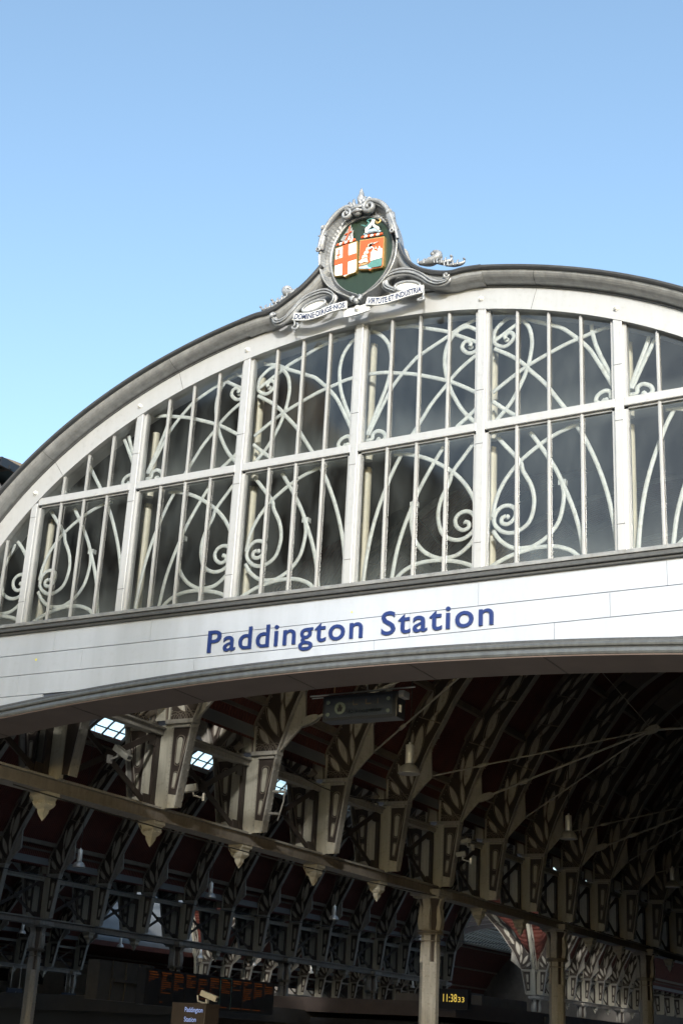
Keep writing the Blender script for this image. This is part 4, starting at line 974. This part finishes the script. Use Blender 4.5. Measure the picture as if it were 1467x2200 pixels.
# left-hand office range behind the far girder
of = thing('office_range', 'dim stone office building with arched windows beyond the farthest girder', 'building', (XD, 70, 0))
b = MB(); b.box((-.5, -54, 0), (0, 70, 9.5)); b.box((0, -54, 3.55), (.25, 70, 3.75)); b.box((0, -54, 5.0), (.2, 70, 5.15)); b.box((0, -54, 6.6), (.3, 70, 6.8)); b.build('wall', 'stone', of)
for k in range(22):
    y = -40+k*4.6; b = MB(); b.box((.01, y, .6), (.06, y+2.2, 3.2)); b.build('window', 'blackwin', of); b = MB(); b.box((.01, y, 5.4), (.06, y+1.6, 6.4)); b.build('window', 'blackwin', of)
# ------------------------------------------------------------------ tie rods
def rod(pts, r_, label, ends=True):
    a = Vector(pts[0]); t = thing('tie_rod', label, 'tie rod', a, 0, 'tie rods across the near span'); b = MB()
    P = [Vector(p)-a for p in pts]
    for p, q in zip(P[:-1], P[1:]): b.tube([p, q], r_, 8)
    b.build('rod', 'pale', t); m_ = MB(); d = (P[1]-P[0]).normalized(); c = P[0].lerp(P[1], .22); m_.tube([c-d*.13, c-d*.09, c+d*.09, c+d*.13], [r_*1.3, r_*2.1, r_*2.1, r_*1.3], 8); m_.build('coupling', 'pale', t)
    return t
JU, JZ = 5.9, 9.35
for k, lab in ((2, 'second'), (5, 'fifth'), (8, 'eighth'), (11, 'eleventh'), (14, 'fourteenth')):
    y = YR+SP*k
    J = (XA+JU, y, JZ); J2 = (XA+SPAN-JU, y, JZ)
    rod([(XA+1.55, y, 7.88), J], .032, f'thick tie rod rising from the {lab} near rib to its hub')
    rod([J, J2], .032, f'level tie rod across the span beyond the {lab} near rib hub')
    rod([(XA+3.75, y, 12.02), J], .012, f'thin hanger dropping to the hub of the {lab} near rib')
    rod([(XA+1.4, y-SP, 7.84), J], .022, f'slender rod crossing from the rib before the {lab} to the hub')
    rod([(XA+1.4, y+SP, 7.84), J], .022, f'slender rod crossing from the rib after the {lab} to the hub')
    h = thing('tie_rod_hub', f'bolted oval hub where rods meet beside the {lab} near rib', 'rod joint', J, 0, 'tie rod hubs')
    b = MB(); pl = [(.20*math.cos(t), .10*math.sin(t)+.05*math.cos(t)) for t in [2*math.pi*i/20 for i in range(20)]]; b.prism(pl, -.055, -.03); b.prism(pl, .03, .055); b.build('plate', 'pale', h)
    b = MB()
    for dx in (-.08, .09): b.lathe([(.045, -.085), (.045, .085)], (dx, 0, dx*.4), 8, 'y', False)
    b.build('bolt', 'pale', h)
    # fork at the gusset
    h = thing('rod_fork', f'bolted fork fixing the thick rod to the {lab} near rib gusset', 'rod joint', (XA+1.40, y, 7.84), 0, 'rod forks on gussets')
    b = MB(); pl = [(.26*math.cos(t)+.03, .09*math.sin(t)+.08*math.cos(t)) for t in [2*math.pi*i/20 for i in range(20)]]; b.prism(pl, -.065, -.04); b.prism(pl, .04, .065); b.build('plate', 'pale', h)
    b = MB()
    for dx in (-.12, .12): b.lathe([(.05, -.09), (.05, .09)], (dx, 0, dx*.32), 6, 'y', False)
    b.build('bolt', 'pale', h)
# ------------------------------------------------------------------ lamps
def make_lamp(loc):
    t = thing('pendant_lamp', '', 'lamp', loc, 0, 'bell lamps hung in the shed')
    b = MB(); b.lathe([(.075, .17), (.09, .20), (.09, .62), (.08, .64)], (0, 0, 0), 20); b.lathe([(.03, .64), (.025, .70)], (0, 0, 0), 8); b.build('gear_housing', 'alu', t)
    b = MB(); b.lathe([(.24, .0), (.245, .012), (.235, .03), (.215, .10), (.17, .17), (.10, .215), (.085, .23)], (0, 0, 0), 28); b.build('shade', 'steel', t)
    b = MB(); b.tube([(0, 0, .70), (0.01, 0, 1.6), (0, 0, 3.2), (0, 0, 6.4)], .012, 5); b.build('cable', 'cable', t)
    return t
LP = [(-13.45, 27.2, 'near span, silver grey beside the unlit sign'), (-13.3, 36.9, 'near span, bluish in front of the sixth rib'), (-13.6, 48.0, 'near span, farthest, at the right edge'),
      (-33.6, 41.0, 'middle span, at the left under the girder'), (-34.4, 50.9, 'middle span, dim, left of centre'), (-33.5, 60.2, 'middle span, below the third cream drop'), (-34.4, 71.6, 'middle span, just left of the first near column'),
      (-61.6, 70.4, 'far span, nearest the left edge'), (-61.6, 80.6, 'far span, above the departure board'), (-61.6, 90.5, 'far span, right of the board roof'), (-61.6, 98.0, 'far span, over the middle of the board'), (-61.5, 107, 'far span, catching light near the second row column'), (-61.7, 117.5, 'far span, small and pale'), (-61.9, 127.5, 'far span, smallest and farthest')]
l0 = make_lamp((0, 0, 0))
for i, (x, y, d) in enumerate(LP):
    o = l0 if i == 0 else copy_tree(l0); o.location = (x, y, 7.27); tag(o, f'bell shaped hanging lamp in the {d}', 'lamp', 'bell lamps hung in the shed')
# ------------------------------------------------------------------ cameras
def cctv(loc, rz, tilt, label, L_=.42, w=.12):
    t = thing('security_camera', label, 'camera', loc, rz, 'security cameras'); b = MB()
    b.beam((0, 0, 0), (L_*math.cos(tilt), 0, L_*math.sin(tilt)), w, w*.9); o = b.build('housing', 'camwhite', t, bevel=.01)
    b = MB(); b.beam((L_*math.cos(tilt)*1.003, 0, L_*math.sin(tilt)), (L_*math.cos(tilt)*1.01, 0, L_*math.sin(tilt)*1.01), w*.7, w*.55); b.build('lens_window', 'blackwin', t)
    b = MB(); b.tube([(.08, 0, -.05), (.06, 0, -.16), (-.12, 0, -.20)], .02, 6); b.box((-.16, -.05, -.26), (-.12, .05, -.12)); b.build('bracket', 'steel', t)
cctv((XA+.68, 19.0, 6.28), R(-12), R(-30), 'long white security camera tilted down at the left rib foot', .44)
cctv((XA+.78, 21.4, 6.02), R(200), R(-12), 'short pale security camera low on the sunlit rib foot', .26, .14)
cctv((XA+1.05, 33.3, 6.75), R(150), R(-5), 'upper small camera beside the first near column head', .28)
cctv((XA+.95, 33.3, 6.42), R(200), R(-10), 'lower rounded camera beside the first near column head', .24)
# hooked pipe bracket on second wedge
t = thing('pipe_bracket', 'pale bent pipe on two short stubs fixed to the second rib foot', 'bracket', (XA+.75, YR+SP*2, 0)); b = MB()
b.tube([(-.02, -.05, 6.42), (.26, -.05, 6.40)], .028, 8); b.tube([(-.08, -.05, 5.98), (.16, -.05, 5.96)], .028, 8); b.tube([(.27, -.06, 6.52), (.24, -.06, 6.2), (.13, -.06, 5.82)], .016, 7); b.build('pipe', 'pale', t)
# floodlights on the girder top chord
fl0 = None
for i, k in enumerate((1, 2, 3, 4)):
    if fl0 is None:
        fl0 = thing('spotlight', '', 'spotlight', (0, 0, 0)); b = MB(); b.tube([(-.06, 0, .10), (.10, 0, .20)], [.06, .075], 10); b.build('head', 'mid', fl0); b = MB(); b.tube([(0, 0, .14), (0, 0, 0)], .02, 6); b.box((-.12, -.06, -.03), (.12, .06, 0)); b.build('stand', 'pale', fl0); o = fl0
    else: o = copy_tree(fl0)
    o.location = (XA+.05, YR+SP*k-.45, 7.145); tag(o, f'small tilted spotlight standing on the girder before the {ORD[k]} rib foot', 'spotlight', 'spotlights on the girder')
# ------------------------------------------------------------------ hanging unlit sign
SG = thing('hanging_sign', 'unlit dark blue box sign reading Do not enter beneath the facade soffit', 'sign', (-8.98, 16.55, 5.86))
b = MB(); b.box((-.58, 0, 0), (.58, .26, .36)); b.build('casing', 'black', SG, bevel=.01)
b = MB(); b.box((-.54, -.004, .045), (.51, -.001, .315)); b.build('sign_face', 'navybox', SG)
b = MB()
for x, z in ((-.49, .26), (-.49, .09), (.45, .26), (.45, .09)): b.lathe([(.028, -.012), (.028, -.005)], (x, 0, z), 14, 'y')
b.lathe([(.085, -.010), (.085, -.005)], (-.30, 0, .17), 24, 'y'); b.build('lamp_disc', 'faint', SG)
b = MB(); b.prism([(-.33, .12), (-.345, .18), (-.335, .182), (-.325, .16), (-.325, .215), (-.315, .215), (-.313, .175), (-.305, .225), (-.295, .225), (-.295, .175), (-.285, .215), (-.275, .212), (-.278, .165), (-.262, .19), (-.255, .185), (-.27, .12)], -.014, -.0105); b.build('hand_symbol', 'black', SG)
text_on('lettering', 'Do not enter', .085, SG, 'faint', lambda x, y, z: (-.18+x, -.006-abs(z), .09+y), .001, .0015, .54)
b = MB()
for x, w in ((-.10, .08), (.10, .085), (.28, .02)): b.box((x, -.0075, .20), (x+w, -.005, .215)); b.box((x, -.0075, .215), (x+.012, -.005, .275))
b.build('upper_mark', 'faintred', SG)
b = MB(); b.box((.585, .06, .08), (.592, .12, .18)); b.build('side_label', 'white', SG)
b = MB(); b.tube([(-.85, .10, .40), (.80, .10, .42)], .012, 6); b.tube([(-.85, .16, .385), (-.6, .16, .385)], .01, 6); b.box((.58, .04, .28), (.66, .22, .37)); b.build('support_rail', 'steel', SG)
b = MB(); b.tube([(-.46, .10, .40), (-.46, .10, .72)], .006, 5); b.tube([(.22, .10, .40), (.22, .10, .72)], .006, 5); b.tube([(.76, .10, .42), (.76, .10, .75)], .005, 5); b.build('hanger', 'cable', SG)
b = MB(); b.tube([(-.46, .10, .41), (-.46, .10, .53)], .009, 5); b.build('orange_sleeve', 'tan', SG)
b = MB(); b.tube([(p.x, p.y, p.z) for p in spline([(.08, .1, .38), (.06, .1, .55), (.20, .1, .62), (.45, .1, .66)], 5)], .014, 6); b.build('conduit', 'pale', SG)
# ------------------------------------------------------------------ boards, clock, totem, pavilion
DB = thing('departure_board', 'wide black departure board with columns of amber text', 'display board', (-26, 35.4, 0))
b = MB(); b.box((-.3, 0, 2.52), (0, 7.4, 3.55)); b.build('casing', 'black', DB)
for c in range(11):
    y0 = .12+c*.66; b = MB(); b.box((.002, y0, 2.58), (.006, y0+.58, 3.49)); o = b.build('panel', 'black', DB)
    b = MB(); n = 3+(c*5) % 7
    def dash(z, y, h=.022):
        while y < y0+.52 and random.random() < .93:
            w = random.uniform(.02, .07); b.box((.0065, y, z), (.009, min(y+w, y0+.55), z+h)); y += w+.016
    dash(3.44, y0+.04, .028); dash(3.37, y0+.08, .028)
    for i in range(n): dash(3.30-i*.06, y0+.05, .016)
    dash(2.61, y0+.04, .02); b.build('amber_text', 'amber', o)
b = MB(); b.box((.007, .12+6*.66-.03, 2.56), (.010, .12+6*.66-.015, 3.52)); b.box((.007, .12+7*.66-.04, 2.56), (.010, .12+7*.66-.025, 3.52)); b.box((.007, .12+6*.66-.03, 3.505), (.010, .12+7*.66-.025, 3.52)); b.build('highlight_frame', 'sea', DB)
GB = thing('screen_back', 'grey ribbed back of a large screen left of the departure board', 'display board', (-28.2, 35.9, 0))
b = MB(); b.box((-.4, 0, 2.62), (0, 2.9, 3.78)); 
for i in range(5): b.box((.001, i*.7, 2.62), (.06, i*.7+.05, 3.78))
b.box((.02, .8, 3.18), (.09, 2.2, 3.26)); b.build('casing', mat('screen back grey', (.05, .048, .045), .6, 0, .3, 3), GB)
TT = thing('name_totem', 'dark square totem with small lit blue Paddington Station lettering', 'sign', (-16.5, 24, 0))
b = MB(); b.box((-.42, 0, 0), (.38, .5, 2.30)); b.build('body', 'dark', TT, bevel=.01)
for s_, z, wd in (('Paddington', 2.13, .42), ('Station', 1.95, .28)): text_on('lettering', s_, .13, TT, 'bluelit', lambda x, y, z_, z=z: (-.10+x, -.003-abs(z_), z+y), .002, .0, wd)
cctv((-16.38, 24.2, 2.50), R(190), R(18), 'white security camera on top of the lit name totem', -.36)
CK = thing('digital_clock', 'black digital clock showing 11:38 33 in yellow beside the first near column', 'clock', (-22.55, 50, 0))
b = MB(); b.box((-.62, .0, 3.14), (.56, .3, 3.86)); b.build('casing', 'black', CK)
text_on('digits', '11:38', .40, CK, 'yellow', lambda x, y, z: (-.44+x, -.006-abs(z), 3.40+y), .003, .0, .56)
text_on('digits', '33', .26, CK, 'yellow', lambda x, y, z: (.16+x, -.006-abs(z), 3.40+y), .003, .0, .26)
PV = thing('retail_pavilion', 'low dark flat roofed kiosk with a brown fascia behind the near columns', 'kiosk', (-27, 52, 0))
b = MB(); b.box((-5, 0, 0), (3.4, 24, 2.7)); b.build('wall', 'black', PV); b = MB(); b.box((-5.4, -.4, 2.9), (3.8, 24.4, 3.45)); b.build('fascia', mat('kiosk brown fascia', (.06, .045, .04), .6, 0, .3, 2), PV)
b = MB(); b.box((3.81, 9, 2.95), (3.9, 12, 3.3)); b.box((-1, 4, 3.46), (3, 9, 3.9)); b.build('plant_box', 'darkwall', PV)
MT['kiosk'] = mat('kiosk dark grey', (.03, .028, .026), .6, 0, .3, 2)
PV = thing('retail_pavilion', 'low dark kiosk under the departure board at the left', 'kiosk', (-42, 44, 0))
b = MB(); b.box((-14, 0, 0), (12, 26, 2.4)); b.build('wall', 'black', PV); b = MB(); b.box((-14.2, -.2, 2.4), (12.2, 26.2, 2.95)); b.build('fascia', 'kiosk', PV)
for (x, y, s_, lab) in ((-61.5, 70.3, '4', 'dark blue platform sign with a white 4 at the left edge'), (-61.5, 75.6, '5', 'dark blue platform sign with a white 5')):
    t = thing('platform_sign', lab, 'sign', (x, y, 0), 0, 'platform number signs'); b = MB(); b.box((-.1, -.7, 2.9), (0, .7, 4.0)); b.build('panel', 'navybox', t)
    text_on('lettering', s_, 1.1, t, 'camwhite', lambda a, c, z: (.005+abs(z), -.3+a, 3.05+c), .003, .01, .5)
    b = MB(); b.tube([(-.05, -.4, 4.0), (-.05, -.4, 5.3)], .02, 6); b.tube([(-.05, .4, 4.0), (-.05, .4, 5.3)], .02, 6); b.build('hanger', 'steel', t)
# ------------------------------------------------------------------ neighbouring roof edge at the upper left
NRf = thing('roof_overhang', 'blue grey glazed roof overhang with dark beams at the left edge above the arch', 'roof', (-19.75, 20, 12.84))
b = MB(); b.box((-9, 0, 0), (0, 5, .05)); b.build('glazing', 'tint', NRf)
b = MB()
for i in range(4): b.box((-9, .25+i*1.25, -.08), (.05, .33+i*1.25, -.002))
b.box((-.9, 0, -.42), (-.65, 5, -.081)); b.box((-.03, 0, -.10), (.03, 5, .10)); b.build('beam', 'black', NRf)
# ------------------------------------------------------------------ across the street: what the glass reflects, and an added unseen tree that dapples the board
OB = thing('opposite_building', 'tall brown building across the street mirrored in the glazing', 'building', (-48, -22, 0))
b = MB(); b.box((-40, -14, 0), (14, 0, 33)); b.box((14.001, -14, 0), (26, 0, 23)); b.prism([(14, 23.01), (26, 23.01), (21, 28), (14, 30)], -14, -.2); b.build('wall', 'brick', OB)
for fl in range(9):
    b = MB()
    for i in range(20): 
        x = -38+i*3.2
        if x > 13 and fl > 5: continue
        b.box((x, .005, 2.5+fl*3.3), (x+1.3, .06, 4.5+fl*3.3))
    b.build('window_row', 'blackwin', OB)

TRE = thing('shade_tree', 'loose leafy tree added out of view to cast dapples on the name board', 'tree', (-3.5, -11.0, -.6))  # unseen, added to throw soft shade on the board
b = MB(); b.tube([(0, 0, 0), (.1, 0, 5), (.0, .2, 10), (.2, .1, 15)], [.35, .28, .2, .08], 10)
tips = []
for i in range(38):
    a = i*2.4; z0 = 7.2+i*.2; L_ = random.uniform(.6, 5.2); p = Vector((math.cos(a)*L_, math.sin(a)*L_, z0+random.uniform(1.5, 3.2))); b.tube([(0, 0, z0), tuple(p*.5+Vector((0, 0, z0*.5))), tuple(p)], [.12, .07, .02], 6); tips.append(p)
b.build('trunk', 'bark', TRE)
b = MB(); rr_ = random.Random(3)
for p in tips:
    for c in range(7):
        q = p+Vector((rr_.gauss(0, .9), rr_.gauss(0, .9), rr_.gauss(0, .8)))
        for l in range(80):
            o_ = q+Vector((rr_.gauss(0, .42), rr_.gauss(0, .42), rr_.gauss(0, .34))); u_ = Vector((rr_.gauss(0, 1), rr_.gauss(0, 1), rr_.gauss(0, 1))).normalized(); v_ = u_.orthogonal().normalized(); sz = rr_.uniform(.09, .17)
            b.add([o_-u_*sz, o_+v_*sz*.6, o_+u_*sz, o_-v_*sz*.6], [(0, 1, 2, 3)])
b.build('crown', 'leaf', TRE)

for (p, q, sag, lab) in (((-15.45, 17.0, 5.30), (-15.45, 33.0, 5.34), .12, 'thin dark cable slung along the nearest girder'), ((-25, 20, 5.6), (-25, 62, 6.4), .5, 'thin dark cable sagging across the middle span'), ((-15.3, 24.1, 7.3), (-15.3, 30.2, 7.3), .35, 'dark cable looped between the second and fourth near rib feet')):
    t = thing('overhead_cable', lab, 'cable', p, 0, 'cables in the shed'); b = MB(); P_ = [(Vector(q)-Vector(p))*(i/16)+Vector((0, 0, -4*sag*(i/16)*(1-i/16))) for i in range(17)]; b.tube(P_, .013, 5); b.build('cable', 'cable', t)
